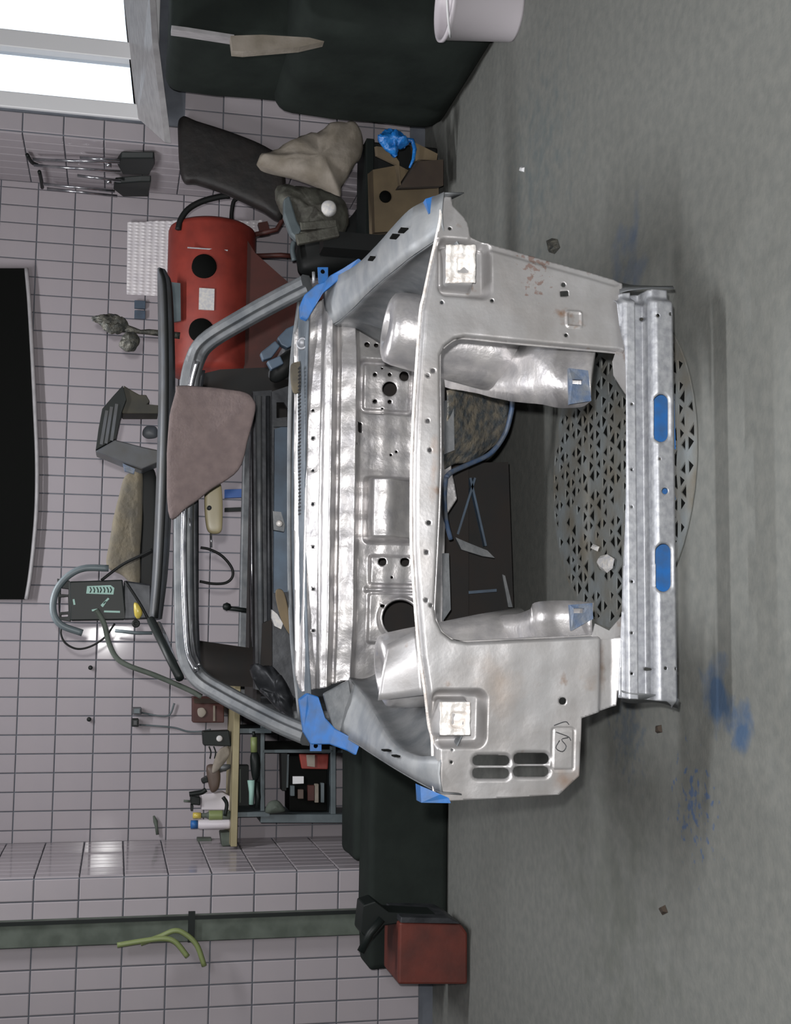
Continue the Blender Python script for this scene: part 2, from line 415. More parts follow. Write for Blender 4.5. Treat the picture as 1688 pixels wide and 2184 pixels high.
def tile_mesh(wd, ht, dp, nrm):
    """a glazed tile with softened edges, face towards nrm"""
    b = 0.0035
    pts = [(-wd/2, -ht/2, 0), (wd/2, -ht/2, 0), (wd/2, ht/2, 0), (-wd/2, ht/2, 0),
           (-wd/2, -ht/2, dp-b*0.6), (wd/2, -ht/2, dp-b*0.6), (wd/2, ht/2, dp-b*0.6), (-wd/2, ht/2, dp-b*0.6),
           (-wd/2+b, -ht/2+b, dp), (wd/2-b, -ht/2+b, dp), (wd/2-b, ht/2-b, dp), (-wd/2+b, ht/2-b, dp)]
    fs = [(0, 1, 5, 4), (1, 2, 6, 5), (2, 3, 7, 6), (3, 0, 4, 7), (4, 5, 9, 8), (5, 6, 10, 9), (6, 7, 11, 10), (7, 4, 8, 11), (8, 9, 10, 11)]
    if nrm == 'y': v = [(p[0], -p[2], p[1]) for p in pts]
    elif nrm == 'x+': v = [(p[2], p[0], p[1]) for p in pts]
    else: v = [(-p[2], -p[0], p[1]) for p in pts]
    me = bpy.data.meshes.new('tile'); me.from_pydata(v, [], fs); me.update(); me.materials.append(M_tile); return me
TM = {k: tile_mesh(TP-0.006, TH-0.006, 0.008, k) for k in ('y', 'x+', 'x-')}
def tiles(parent, cells, key, cap=300):
    """cells: (priority, position); the best seen ones are objects, the rest one joined part"""
    cells = sorted(cells, key=lambda c: c[0]); me = TM[key]
    for pr, pos, *sc in cells[:cap]:
        o = bpy.data.objects.new('tile', me); COL.objects.link(o); o.parent = parent
        j = (random.random()-0.5)*0.0016
        if sc: o.scale = (sc[0], 1, 1)
        o.location = Vector(pos)+Vector((0, j, 0) if key == 'y' else (j, 0, 0))
        o.rotation_euler = ((random.random()-.5)*0.012, 0, (random.random()-.5)*0.012)
    if len(cells) > cap:
        v, f = [], []; bv = [Vector(q.co) for q in me.vertices]; bf = [tuple(p.vertices) for p in me.polygons]
        for pr, pos, *sc in cells[cap:]:
            k = len(v); v += [Vector((q.x*(sc[0] if sc else 1), q.y, q.z))+Vector(pos) for q in bv]; f += [tuple(i+k for i in q) for q in bf]
        link('tile_rest', v, f, M_tile, parent, kind='stuff')
def pix(p):
    d = Vector(p)-C; z = d.dot(F); return CX-FPX*d.dot(U)/z, CY-FPX*d.dot(R)/z
HID = [[(300, 560), (395, 690), (560, 820), (900, 400), (1000, 400), (1000, 1720), (900, 1700), (560, 1480), (430, 1480), (330, 1340), (330, 1000), (350, 600)],
       [(355, 485), (355, 790), (640, 790), (640, 485)], [(560, 1590), (560, 1740), (900, 1760), (900, 1590)]]
def hidden(p):
    x, y = pix(p)
    return any(bool(pip(h, np.array([x]), np.array([y]))[0]) for h in HID) or x < -60 or x > 900 or y < -60 or y > 2260
ZT = 1.813-9*TH                          # joint height
X0 = 2.054-40*TP
cells = []
for i in range(60):
    for j in range(-1, 16):
        x = X0+(i+.5)*TP; z = ZT+(j+.5)*TH
        lo_, hi_ = max(x-TP/2, XL+0.004), min(x+TP/2, XR-0.004)
        if hi_-lo_ > 0.015 and 0.05 < z < HT-0.05:
            p = ((lo_+hi_)/2, YW, z); cells.append(((1 if hidden(p) else 0, -z), p, (hi_-lo_-0.004)/(TP-0.006) if hi_-lo_ < TP-0.001 else 1.0))
tiles(wall_back, cells, 'y')
cells = []
for i in range(24):                       # left pier, front face
    for j in range(-1, 16):
        x = XL-(i+.5)*TP; z = 1.052-5*TH+(j+.5)*TH
        if 0.05 < z < HT-0.05 and x > ROOMX0+0.1:
            p = (x, YL, z); cells.append(((1 if hidden(p) else 0, -x), p))
tiles(pier_left, cells, 'y', 90)
cells = []
for i in range(11):
    for j in range(-1, 16):
        y = YL+(i+.5)*TP; z = 1.052-5*TH+(j+.5)*TH
        if 0.05 < z < HT-0.05 and y < YW-0.05: cells.append((0, (XL, y, z)))
tiles(pier_left, cells, 'x+', 150)
cells, cells2 = [], []
for i in range(22):
    for j in range(-1, 16):
        x = XR+0.001+(i+.5)*TP; z = 1.656-8*TH+(j+.5)*TH
        if 0.05 < z < HT-0.05 and x < ROOMX1-.1 and not (WX0-0.03 < x < WX1+0.05 and WZ0-0.1 < z < WZ1+0.1):
            p = (x, YR, z); cells.append(((1 if hidden(p) else 0, x), p))
        y = YR+(i+.5)*TP
        if 0.05 < z < HT-0.05 and y < YW-0.05: cells2.append((0, (XR, y, z)))
tiles(wall_pier_right, cells, 'y', 90); tiles(wall_pier_right, cells2, 'x-', 120)

# window in the right pier
win = struct(thing('window_1', 'bright overexposed window', 'window', (3.3, YR, WZ0)))
del win['category'], win['label']
span('window_frame', (WX0-0.03, YR-0.02, WZ0), (WX0+0.05, YR+0.1, WZ1), M_white, win, 0.005)
span('window_frame', (WX1-0.05, YR-0.02, WZ0), (WX1+0.03, YR+0.1, WZ1), M_white, win, 0.005)
span('window_frame', (WX0, YR-0.02, WZ1-0.06), (WX1, YR+0.1, WZ1), M_white, win, 0.005)
span('window_frame', (WX0, YR-0.015, WZ0), (WX1, YR+0.1, WZ0+0.05), M_white, win, 0.005)
xm = W(150, 97, YR).x
span('mullion', (xm-0.045, YR-0.015, WZ0), (xm+0.045, YR+0.09, WZ1), M_white, win, 0.005)
span('glass_pane', (WX0+0.05, YR+0.045, WZ0+0.05), (xm-0.045, YR+0.05, WZ1-0.06), M_glass, win)
span('glass_pane', (xm+0.045, YR+0.045, WZ0+0.05), (WX1-0.05, YR+0.05, WZ1-0.06), M_glass, win)
sl = [W(352, 304, 6.12), W(292, 250, 6.29), W(285, 218, 6.29), W(268, 52, 6.29), W(262, -20, 6.29), W(318, -20, 6.08), W(325, 90, 6.08)]
o = prism('window_sill', sl, (0, 0.0, -0.03), M_sill, win)

# added fill lamps on the ceiling, unseen above the frame, to light the wall
def add_fill_light(x, y, e):
    t = thing('fill_light', 'added unseen fill light on the ceiling above the %s' % ('car bonnet' if y < 4 else 'car roof'), 'fill light', (x, y, HT))
    span('housing', (x-0.7, y-0.06, HT-0.05), (x+0.7, y+0.06, HT-0.001), M_white, t, 0.004)
    tb = tube('fill_tube', [(x-0.66, y, HT-0.075), (x+0.66, y, HT-0.075)], 0.013, EMIT, t)
    a = lamp('fill_lamp', 'AREA', (x, y, HT-0.1), e, 1.3, (0.98, 0.98, 1.0), (x, y+0.3, 0), sy=0.12)
    a.data.size = 1.3
EMIT = bpy.data.materials.new('fill_tube_glow'); EMIT.use_nodes = True
EMIT.node_tree.nodes['Principled BSDF'].inputs['Emission Color'].default_value = (1, 1, 1, 1)
EMIT.node_tree.nodes['Principled BSDF'].inputs['Emission Strength'].default_value = 4
add_fill_light(0.6, 5.0, 55)
add_fill_light(0.6, 2.2, 45)

# ============================================================ THE CAR BODY
YF = 2.95; YC = 4.0
car = thing('car_body_shell', 'stripped bare-metal front of a car body with empty radiator opening and windscreen frame', 'car body', (0.4, YF, 0.0))
# ---- nose panel
outer = [(948, 408), (971, 409), (973, 428), (996, 452), (1005, 468), (1009, 495), (1022, 504), (1318, 591), (1335, 600), (1335, 752),
         (1324, 748), (1100, 728), (996, 717), (974, 721), (953, 737), (944, 756), (944, 1000), (935, 1213), (932, 1298), (936, 1322), (948, 1346), (969, 1362), (1001, 1368), (1200, 1359), (1340, 1352),
         (1340, 1474), (1325, 1474), (1323, 1506), (1248, 1533), (1246, 1658), (1204, 1699), (964, 1713), (950, 1700)]
topedge = [(940, 1693), (938, 1586), (929, 1549), (916, 1480), (903, 1400), (895, 1320), (888, 1240), (883, 1160), (883, 1053), (884, 966), (889, 860), (897, 753), (905, 657), (913, 620), (932, 535), (943, 470)]
po = XZ(outer+topedge, YF); pt = XZ(topedge, YF); popen = XZ(outer[9:25], YF)
tX = np.array([p[0] for p in pt]); tZ = np.array([p[1] for p in pt])
def pc(x, y, Y=YF): q = W(x, y, Y); return q.x, q.z
def slot(x0, x1, y0, y1, Y=YF):
    r = (y1-y0)/2 if (y1-y0) < (x1-x0) else (x1-x0)/2; pts = []
    corners = [(x1-r, y0+r, -90), (x1-r, y1-r, 0), (x0+r, y1-r, 90), (x0+r, y0+r, 180)]
    for cx, cy, a in corners:
        for k in range(6):
            t = math.radians(a+k*18); pts.append((cx+r*math.cos(t), cy+r*math.sin(t)))
    return XZ(pts, Y)
def hole(x, y, r, Y=YF, n=14): return XZ([(x+r*math.cos(2*math.pi*k/n), y+r*math.sin(2*math.pi*k/n)) for k in range(n)], Y)
nose_holes = [slot(1018, 1096, 1614, 1636), slot(1105, 1181, 1609, 1633), slot(1018, 1096, 1641, 1664), slot(1105, 1181, 1637, 1660),
              hole(1206, 1496, 8), hole(1208, 603, 5), XZ([(1200, 617), (1218, 616), (1219, 628), (1201, 629)], YF), hole(1211, 713, 4),
              hole(925, 790, 5), hole(914, 800, 4), hole(913, 898, 4.5), hole(917, 960, 4.5), hole(915, 1115, 5), hole(910, 1178, 4.5), hole(910, 1280, 4.5), hole(921, 1291, 4.5),
              hole(971, 1601, 3), hole(970, 1628, 3.5), hole(946, 642, 4), hole(1054, 638, 4), hole(966, 480, 4)]
boxes = [(982, 565, 38, 50), (970, 1532, 38, 44)]
S_ = 919.0
def nose_depth(X, Z):
    d = 0.035*((X-0.375)/0.72)**2
    zt = np.interp(X, tX, tZ)
    t = zt-Z
    d += np.where(X > 1.0, 0, 0.030*(1-np.clip(t/0.011, 0, 1))**2)
    D, _, _ = pdist(popen, X, Z, closed=False)
    d += 0.018*(1-np.clip(D/0.010, 0, 1))**2
    # headlamp pressings: a stepped dish with a raised block
    for (x, y, hx, hy) in boxes:
        cx, cz = pc(x+14, y+2); sd = rrect(X, Z, cx, cz, (hy+16)/S_, (hx+22)/S_, 0.02)
        d += 0.036*sstep(0.008, -0.012, sd)
        cx, cz = pc(x, y); sd = rrect(X, Z, cx, cz, hy/S_, hx/S_, 0.012)
        d -= 0.052*sstep(0.004, -0.010, sd)
    # creases
    cx, cz = pc(1286, 1430); d += 0.012*sstep(cz+0.006, cz-0.006, Z)*sstep(0.25, 0.2, X)*sstep(cz-0.06, cz-0.03, Z)
    cx, cz = pc(1229, 678); sd = rrect(X, Z, cx, cz, 18/S_, 17/S_, 0.004); d -= 0.006*sstep(0.003, 0.0, np.abs(sd))
    cx, cz = pc(1210, 1600); sd = rrect(X, Z, cx, cz, 0.05, 0.028, 0.006); d += 0.004*sstep(0.003, 0.0, np.abs(sd))*(X < 0)
    # lip round the cooling slots
    for h in nose_holes[:4]:
        D2, _, _ = pdist(h, X, Z); d += 0.006*(1-np.clip(D2/0.007, 0, 1))
    # outer edge flange on the right flank
    fl = XZ([(1022, 504), (1318, 591)], YF); D3, _, _ = pdist(fl, X, Z, closed=False); d += 0.004*sstep(0.020, 0.014, D3)
    d += wave(X, Z, 0.0022, 23)+wave(X, Z, 0.0010, 71, 1.0)
    return d
NOSE = sheet('nose_panel', po, nose_holes, YF, nose_depth, 0.0032, M_steel, car)
def nose_edge(name, pts, r, off, material):
    q = XZ(pts, YF); d = nose_depth(np.array([p[0] for p in q]), np.array([p[1] for p in q]))
    return tube(name, [Vector((p[0], YF+min(dd, 0.075)+off, p[1])) for p, dd in zip(q, d)], r, material, NOSE, 8, n=90)
nose_edge('edge_highlight', [(946, 1706)]+topedge+[(947, 440), (950, 412)], 0.0042, -0.004, M_foil)  # pale tube painting in the highlight along the top fold
nose_edge('opening_highlight', [(1334, 752)]+outer[10:25], 0.0030, -0.001, M_bright)  # bright tube painting in the light line round the opening
# bright crumpled lamp mounts on the pressings
for n_, (x, y, hx, hy) in enumerate(boxes):
    outl = XZ([(x-hx*.86, y-hy*.8), (x+hx*.82, y-hy*.8), (x+hx*.82, y+hy*.8), (x-hx*.86, y+hy*.8)], YF)
    cx, cz = pc(x+8, y+3)
    def fd(X, Z, cx=cx, cz=cz, k=n_):
        sd = rrect(X, Z, cx, cz, 0.018, 0.018, 0.006); 
        return (wave(X, Z, 0.004, 160, k)+wave(X, Z, 0.002, 330, k*2)+0.014*sstep(0.004, -0.004, sd)
                + 0.03*((outl[0][0]-X)/0.08)**2*0.1)
    o = sheet('lamp_mount_plate', outl, [], YF-0.032+0.035*((cx-0.375)/0.72)**2, fd, 0.0025, M_foil, NOSE)
    o['label'] = 'bright crinkled headlamp mounting plate'
for pts in ([(1198, 1580), (1190, 1596), (1204, 1604), (1212, 1592), (1202, 1578), (1216, 1574)], [(1186, 1548), (1210, 1540), (1218, 1546)], [(1190, 1562), (1216, 1572), (1222, 1580)]):
    mk = tube('pencil_mark', [p+Vector((0, 0.0125, 0)) for p in WP(pts, YF)], 0.0011, M_darksteel, NOSE, 5, n=16); mk['label'] = 'dark scribbled pencil mark'
# the blue corner gusset behind the left end of the nose panel
prism('corner_gusset', WP([(897, 1676, 2.99), (899, 1712, 2.99), (962, 1713, 2.98), (958, 1702, 2.98), (940, 1694, 2.98)]), (0, 0.05, 0), M_blue, car)
prism('corner_gusset', WP([(908, 424, 3.0), (928, 418, 3.0), (932, 448, 3.0), (915, 456, 3.0)]), (0, 0.03, 0), M_blue, car)
# ---- lower crossmember
cm = [(1324, 622), (1330, 617), (1400, 612), (1438, 614), (1441, 640), (1446, 1100), (1450, 1490), (1447, 1512), (1436, 1504), (1420, 1496), (1370, 1492), (1330, 1490), (1337, 1300), (1341, 1060), (1340, 800), (1338, 740)]
cmo = XZ(cm, YF-0.03); zc = lambda x: W(x, 1050, YF-0.03).z
zk = [zc(x) for x in (1336, 1342, 1362, 1368, 1390, 1395, 1402, 1436, 1450)]
dk = [0.03, 0.012, 0.010, 0.040, 0.044, -0.004, -0.010, -0.006, 0.022]
cm_holes = [slot(1394, 1424, 842, 943, YF-0.03), slot(1398, 1430, 1160, 1262, YF-0.03), hole(1416, 1048, 7, YF-0.03), hole(1405, 980, 3, YF-0.03),
            hole(1383, 672, 4, YF-0.03), hole(1401, 675, 4, YF-0.03), hole(1429, 671, 4, YF-0.03), hole(1352, 1000, 3, YF-0.03), hole(1352, 1080, 3, YF-0.03), hole(1352, 860, 3, YF-0.03), hole(1352, 1240, 3, YF-0.03),
            hole(1393, 1428, 4, YF-0.03), hole(1417, 1425, 4, YF-0.03), hole(1441, 1426, 4, YF-0.03), hole(1352, 1437, 3, YF-0.03), hole(1352, 1350, 3, YF-0.03)]
def cm_depth(X, Z):
    sl_ = 0.0  # height of the profile at this place along the bar
    d = np.interp(-(Z), [-z for z in zk], dk)
    for e, sg in ((cmo[0][0], 1), (cmo[7][0], -1)):
        d += 0.03*sstep(0.022, 0.0, (e-X)*sg)
    for h in cm_holes[:2]:
        D2, _, _ = pdist(h, X, Z); d += 0.005*(1-np.clip(D2/0.006, 0, 1))
    return d+wave(X, Z, 0.0005, 40)
CROSS = sheet('lower_crossmember', cmo, cm_holes, YF-0.03, cm_depth, 0.0032, M_galv, car)
for y0_, y1_ in ((825, 958), (1030, 1066), (1145, 1276)):
    o = prism('crossmember_backing', WP([(1380, y0_), (1438, y0_), (1442, y1_), (1384, y1_)], YF+0.006), (0, 0.01, 0), M_blue, CROSS)
    o['label'] = 'blue painted inner plate seen through the slots'
loft('crossmember_end', [WP([(1325, 1474, 2.95), (1345, 1480, 2.93), (1395, 1483, 2.92), (1430, 1488, 2.92), (1449, 1492, 2.93)]),
                         WP([(1325, 1496, 3.0), (1350, 1500, 2.99), (1395, 1498, 2.99), (1420, 1502, 2.98), (1447, 1512, 2.97)])], M_dullsteel, CROSS, 12, solid=0.003)
loft('crossmember_end', [WP([(1322, 626, 2.95), (1345, 620, 2.93), (1390, 616, 2.92), (1438, 616, 2.93)]),
                         WP([(1322, 604, 3.02), (1350, 610, 3.0), (1395, 612, 2.99), (1436, 612, 2.98)])], M_dullsteel, CROSS, 12, solid=0.003)
# corner gussets between opening and crossmember
prism('opening_gusset', WP([(1318, 740), (1339, 742), (1339, 845), (1326, 826), (1310, 800), (1308, 770)], YF+0.02), (0, 0.004, 0), M_steel, car)
prism('opening_gusset', WP([(1339, 1300), (1339, 1362), (1262, 1364), (1270, 1330), (1300, 1345)], YF+0.02), (0, 0.004, 0), M_steel, car)

# ---- aprons, towers and rails on each flank
def flank(outer_l, inner_l, low_l, tower, towtop, rail_o, rail_i, sgn, bracket, slots):
    ro = WP(outer_l); ri = WP(inner_l)
    o = loft('fender_rail', [ro, [a.lerp(b, .5)+Vector((0, 0, 0.006)) for a, b in zip(ro, ri)], ri], M_rail, car, 28, solid=0.004, sub=2, nz=0.001)
    RAIL = o
    lip = [p+Vector((sgn*0.004, 0, -0.05)) for p in ro]
    loft('rail_lip', [ro, lip], M_dullsteel, car, 28, solid=0.003)
    low = WP(low_l)
    loft('apron', [ri, [a.lerp(b, .35)+Vector((sgn*0.03, 0, 0)) for a, b in zip(ri, low)], low], M_dullsteel, car, 28, solid=0.003, sub=6, nz=0.003)
    for sx_, sy_, sY in slots:
        c_ = W(sx_, sy_, sY); box('rail_slot', c_, (0.004, 0.035, 0.034), M_black, RAIL)
    # strut tower: domed drum standing in the apron
    c = W(*tower[:3]); r = tower[3]; zt = W(towtop[0], towtop[1], tower[2]).z
    prof = [(r*1.28, -0.42), (r*1.22, -0.30), (r*1.12, -0.18), (r*1.05, -0.08), (r*1.0, -0.03), (r*0.94, -0.008), (r*0.8, 0.0), (r*0.45, 0.004), (r*0.42, -0.01), (0.001, -0.012)]
    lathe('strut_tower', prof, (c.x, c.y, zt), (sgn*0.12, 0.0, 1), M_bright, car, 48)
    o_, i_ = WP(rail_o), WP(rail_i); bk = Vector((sgn*0.05, 0.01, -0.02))
    loft('chassis_rail', [o_, [a.lerp(b, .5)+Vector((0, -0.012, 0.008)) for a, b in zip(o_, i_)], i_, [p+bk+Vector((0, 0.05, 0)) for p in i_], [p+bk for p in o_]], M_bright, car, 30, closed=True, caps=True, nz=0.006)
    tow = WP(bracket)
    prism('rail_end_bracket', tow, (0, 0.012, 0), M_bluewash, car, holes=[[tow[0].lerp(tow[2], .42)+Vector(k) for k in ((-0.006, 0, -0.012), (0.006, 0, -0.012), (0.006, 0, 0.016), (-0.006, 0, 0.016))]])
flank([(949, 410, 2.97), (905, 432, 3.03), (865, 458, 3.12), (800, 530, 3.45), (760, 567, 3.7), (715, 592, 3.9), (690, 604, 4.0)],
      [(950, 500, 2.98), (898, 534, 3.04), (868, 556, 3.14), (800, 612, 3.47), (762, 650, 3.72), (730, 680, 3.9), (705, 694, 4.0)],
      [(1000, 560, 2.99), (990, 590, 3.05), (985, 620, 3.16), (960, 690, 3.5), (930, 735, 3.74), (900, 760, 3.92), (880, 775, 4.02)],
      (860, 700, 3.48, 0.105), (826, 690), 
      [(950, 745, 3.8), (1040, 775, 3.5), (1110, 770, 3.3), (1150, 755, 3.18), (1262, 765, 3.02)],
      [(948, 826, 3.8), (1040, 846, 3.5), (1136, 862, 3.24), (1232, 868, 3.05), (1262, 856, 3.0)], 1,
      [(1214, 785, 3.0), (1255, 790, 2.995), (1262, 855, 2.995), (1216, 862, 3.0)], [(848, 505, 3.17), (866, 492, 3.1), (800, 552, 3.43)])
flank([(942, 1690, 2.97), (921, 1682, 3.02), (880, 1660, 3.12), (836, 1634, 3.3), (790, 1605, 3.55), (761, 1586, 3.75), (715, 1560, 3.98)],
      [(942, 1610, 2.98), (915, 1612, 3.03), (880, 1610, 3.14), (840, 1585, 3.32), (804, 1530, 3.58), (780, 1490, 3.78), (745, 1445, 4.0)],
      [(1000, 1540, 2.99), (990, 1520, 3.05), (985, 1500, 3.16), (970, 1450, 3.4), (940, 1400, 3.7), (910, 1390, 3.92), (880, 1380, 4.02)],
      (860, 1432, 3.48, 0.105), (812, 1440),
      [(950, 1372, 3.8), (1040, 1372, 3.5), (1124, 1372, 3.25), (1180, 1370, 3.1), (1265, 1366, 3.02)],
      [(946, 1336, 3.8), (1040, 1320, 3.5), (1124, 1304, 3.25), (1148, 1283, 3.12), (1266, 1285, 3.0)], -1,
      [(1216, 1290, 3.0), (1264, 1286, 2.995), (1266, 1320, 2.995), (1220, 1345, 3.0)], [(852, 1612, 3.24), (830, 1600, 3.33)])

loft('tower_gusset', [WP([(826, 1374, 3.40), (856, 1360, 3.36), (886, 1346, 3.33)]), WP([(816, 1432, 3.36), (856, 1425, 3.33), (896, 1412, 3.30)]), WP([(806, 1494, 3.36), (856, 1488, 3.33), (904, 1482, 3.30)])], M_steel, car, 12, solid=0.004, sub=4)
# ---- bulkhead
fo = XZ([(640, 690), (668, 645), (700, 628), (735, 640), (790, 650), (960, 660), (960, 900), (975, 1000), (985, 1060), (960, 1100), (955, 1480), (800, 1462), (735, 1452), (705, 1462), (650, 1478), (640, 1440)], YC)
zf = lambda x: W(x, 1070, YC).z
bz = [zf(x) for x in (640, 655, 657, 685, 688, 700, 712, 719, 722, 754, 760, 772, 795, 960)]
bd = [0.14, 0.10, 0.055, 0.03, -0.012, -0.045, -0.020, 0.012, -0.012, -0.032, 0.005, 0.05, 0.055, 0.06]
Sf = FPX/4.05
fh = [hole(841, 821, 16, YC, 24), hole(809, 790, 4.5, YC), hole(841, 790, 4.5, YC), hole(809, 848, 4.5, YC), hole(841, 849, 4.5, YC), hole(873, 793, 11, YC, 20), hole(825, 776, 2.5, YC), hole(825, 864, 2.5, YC),
      XZ([(766, 896), (778, 896), (778, 918), (766, 918)], YC), hole(793, 724, 6, YC), hole(813, 725, 5, YC), hole(764, 945, 3, YC), hole(854, 958, 3, YC), hole(842, 965, 3, YC),
      hole(821, 1197, 9, YC, 20), hole(870, 1197, 10, YC, 20), hole(842, 1230, 3, YC), hole(859, 1318, 38, YC, 36), hole(821, 1292, 4, YC), hole(821, 1364, 4, YC)]
fh += [hole(672, y, 3, YC) for y in (870, 930, 1000, 1072, 1165, 1255, 1345)]
def fw_depth(X, Z):
    d = np.interp(-Z, [-z for z in bz], bd)
    d += 0.10*sstep(0.40, 0.60, np.abs(X-0.48))*sstep(zf(650), zf(780), Z)*0.4
    cx, cz = pc(835, 818, YC); sd = rrect(X, Z, cx, cz, 62/Sf, 64/Sf, 0.026); d += 0.026*sstep(0.002, -0.010, sd)-0.012*sstep(-0.012, -0.020, sd)
    cx, cz = pc(850, 1086, YC); sd = rrect(X, Z, cx, cz, 72/Sf, 70/Sf, 0.018); d -= 0.085*sstep(0.004, -0.016, sd)*(1+0.25*np.sin((Z-cz)*30))
    cx, cz = pc(845, 1215, YC); sd = rrect(X, Z, cx, cz, 31/Sf, 52/Sf, 0.008); d -= 0.016*sstep(0.004, -0.004, sd)
    cx, cz = pc(845, 1257, YC); sd = rrect(X, Z, cx, cz, 4/Sf, 62/Sf, 0.004); d -= 0.014*sstep(0.004, -0.002, sd)
    cx, cz = pc(859, 1318, YC); rr = np.hypot(X-cx, Z-cz); d -= 0.020*sstep(0.012, 0.002, np.abs(rr-0.064))
    cx, cz = pc(845, 1318, YC); sd = rrect(X, Z, cx, cz, 54/Sf, 54/Sf, 0.01); d -= 0.010*sstep(0.004, -0.004, sd)
    lo = sstep(zf(722), zf(740), Z)
    d += wave(X, Z, 0.0045, 34)+wave(X, Z, 0.0022, 90, 1)
    return d
sheet('bulkhead', fo, fh, YC, fw_depth, 0.0036, M_bright, car)
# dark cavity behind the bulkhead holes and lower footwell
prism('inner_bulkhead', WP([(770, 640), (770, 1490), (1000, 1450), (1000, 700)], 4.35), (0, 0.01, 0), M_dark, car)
# footwell (blue and tarred) under the bulkhead on the right
loft('footwell', [WP([(948, 835, 3.95), (950, 900, 3.98), (950, 960, 4.0), (948, 1005, 4.05)]),
                  WP([(985, 830, 3.98), (985, 900, 4.02), (982, 950, 4.05), (975, 990, 4.08)]),
                  WP([(1040, 832, 4.08), (1040, 900, 4.10), (1035, 945, 4.12), (1010, 985, 4.12)]),
                  WP([(1090, 840, 4.12), (1082, 900, 4.14), (1064, 940, 4.16), (1030, 975, 4.16)])], M_foot, car, 30, solid=0.004, sub=8, nz=0.012)
tube('footwell_rim', WP([(1060, 838, 4.09), (1092, 850, 4.10), (1086, 900, 4.12), (1072, 935, 4.13), (1045, 968, 4.13), (1000, 990, 4.10), (965, 1006, 4.06), (952, 1018, 4.04)]), 0.009, M_bluewash, car, 8, n=40)
tube('footwell_rim', WP([(952, 1018, 4.04), (949, 1060, 4.04), (952, 1110, 4.06), (962, 1150, 4.08)]), 0.008, M_bluewash, car, 8, n=20)
prism('pedal_plate', WP([(948, 855), (968, 850), (970, 960), (950, 968)], 3.97), (0, 0.01, 0), M_dullsteel, car)
# tunnel, floor and straps seen through the radiator opening
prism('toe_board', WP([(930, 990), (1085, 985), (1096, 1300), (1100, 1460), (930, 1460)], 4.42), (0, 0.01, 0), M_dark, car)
bar('tunnel_strap', W(975, 1140, 4.36), W(1012, 1020, 4.36), 0.025, 0.008, M_bluegrey, car)
bar('tunnel_strap', W(1035, 1165, 4.36), W(1002, 1020, 4.36), 0.025, 0.008, M_bluegrey, car)
prism('tunnel_bracket', WP([(972, 1146), (1000, 1158), (1040, 1174), (1056, 1190), (1030, 1186), (985, 1172)], 4.3), (0, 0.02, 0), M_dullsteel, car)
prism('toe_flange', WP([(982, 1262), (990, 1262), (990, 1295), (982, 1300)], 4.36), (0, 0.01, 0), M_bluegrey, car)
prism('toe_flange', WP([(982, 1262), (1060, 1256), (1060, 1262), (982, 1268)], 4.36), (0, 0.01, 0), M_bluegrey, car)
prism('toe_flange', WP([(1072, 1225), (1078, 1228), (1094, 1295), (1085, 1295)], 4.30), (0, 0.01, 0), M_dullsteel, car)
prism('tunnel_wall', WP([(945, 1180), (958, 1180), (962, 1300), (945, 1325)], 4.05), (0, 0.3, 0), M_dullsteel, car)
# floor pan and sills
a = W(1060, 1400, 4.45); b_ = W(1060, 700, 4.45)
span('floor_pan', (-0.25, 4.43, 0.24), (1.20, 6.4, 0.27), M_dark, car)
span('sill', (-0.32, 4.1, 0.20), (-0.22, 6.4, 0.42), M_dullsteel, car, 0.01)
span('sill', (1.12, 4.1, 0.20), (1.22, 6.4, 0.42), M_dullsteel, car, 0.01)
span('quarter_panel', (-0.33, 5.3, 0.30), (-0.29, 6.8, 0.86), M_dullsteel, car, 0.01)
span('quarter_panel', (1.22, 5.3, 0.30), (1.26, 6.8, 0.86), M_dullsteel, car, 0.01)
span('tail_panel', (-0.3, 6.78, 0.30), (1.24, 6.82, 0.88), M_dullsteel, car, 0.01)
span('parcel_shelf', (-0.28, 5.85, 0.86), (1.22, 6.4, 0.88), M_dark, car)

# ---- scuttle and windscreen surround
SCUT = loft('scuttle', [WP([(661, 622, 4.0), (655, 800, 4.03), (652, 1070, 4.06), (655, 1330, 4.03), (668, 1560, 4.0)]),
                 WP([(648, 622, 4.06), (640, 800, 4.10), (636, 1070, 4.12), (640, 1330, 4.10), (652, 1560, 4.04)]),
                 WP([(640, 624, 4.10), (628, 800, 4.2), (622, 1070, 4.22), (626, 1330, 4.20), (640, 1556, 4.10)])], M_scut, car, 40, solid=0.003, sub=4)
for k in range(42):
    y = 785+k*7.6; c = W(647, y, 4.045)
    v, f = box_vf(c+Vector((0, 0, 0.012)), (0.004, 0.035, 0.006), Matrix.Rotation(0.5, 3, 'Y'))
    link('louvre', v, f, M_darksteel, SCUT)
tube('windscreen_lip', WP([(640, 640, 4.12), (622, 800, 4.2), (618, 1070, 4.24), (622, 1330, 4.2), (642, 1540, 4.12)]), 0.009, M_dullsteel, car, 8, n=40)
def framebar(name, pts, wd, dp, material, n=64, taper=None):
    P = spline(WP(pts), n); v, f = [], []
    for i, p in enumerate(P):
        t = (P[min(i+1, n-1)]-P[max(i-1, 0)]).normalized(); nn = Vector((0, -1, 0.35)).normalized()
        s = t.cross(nn).normalized(); nn = s.cross(t).normalized(); wd_ = wd
        sec = [(-.5, -.5), (-.5, .2), (-.38, .42), (-.2, .5), (.1, .5), (.16, .2), (.4, .15), (.5, 0), (.5, -.5)]
        for a_, b2 in sec: v.append(p+s*(a_*wd_)+nn*(b2*dp))
    k = len(sec)
    for i in range(n-1):
        for j in range(k): f.append((i*k+j, i*k+(j+1) % k, (i+1)*k+(j+1) % k, (i+1)*k+j))
    f.append(tuple(range(k))); f.append(tuple((n-1)*k+j for j in reversed(range(k))))
    return link(name, v, f, material, car, bevel=0.002)
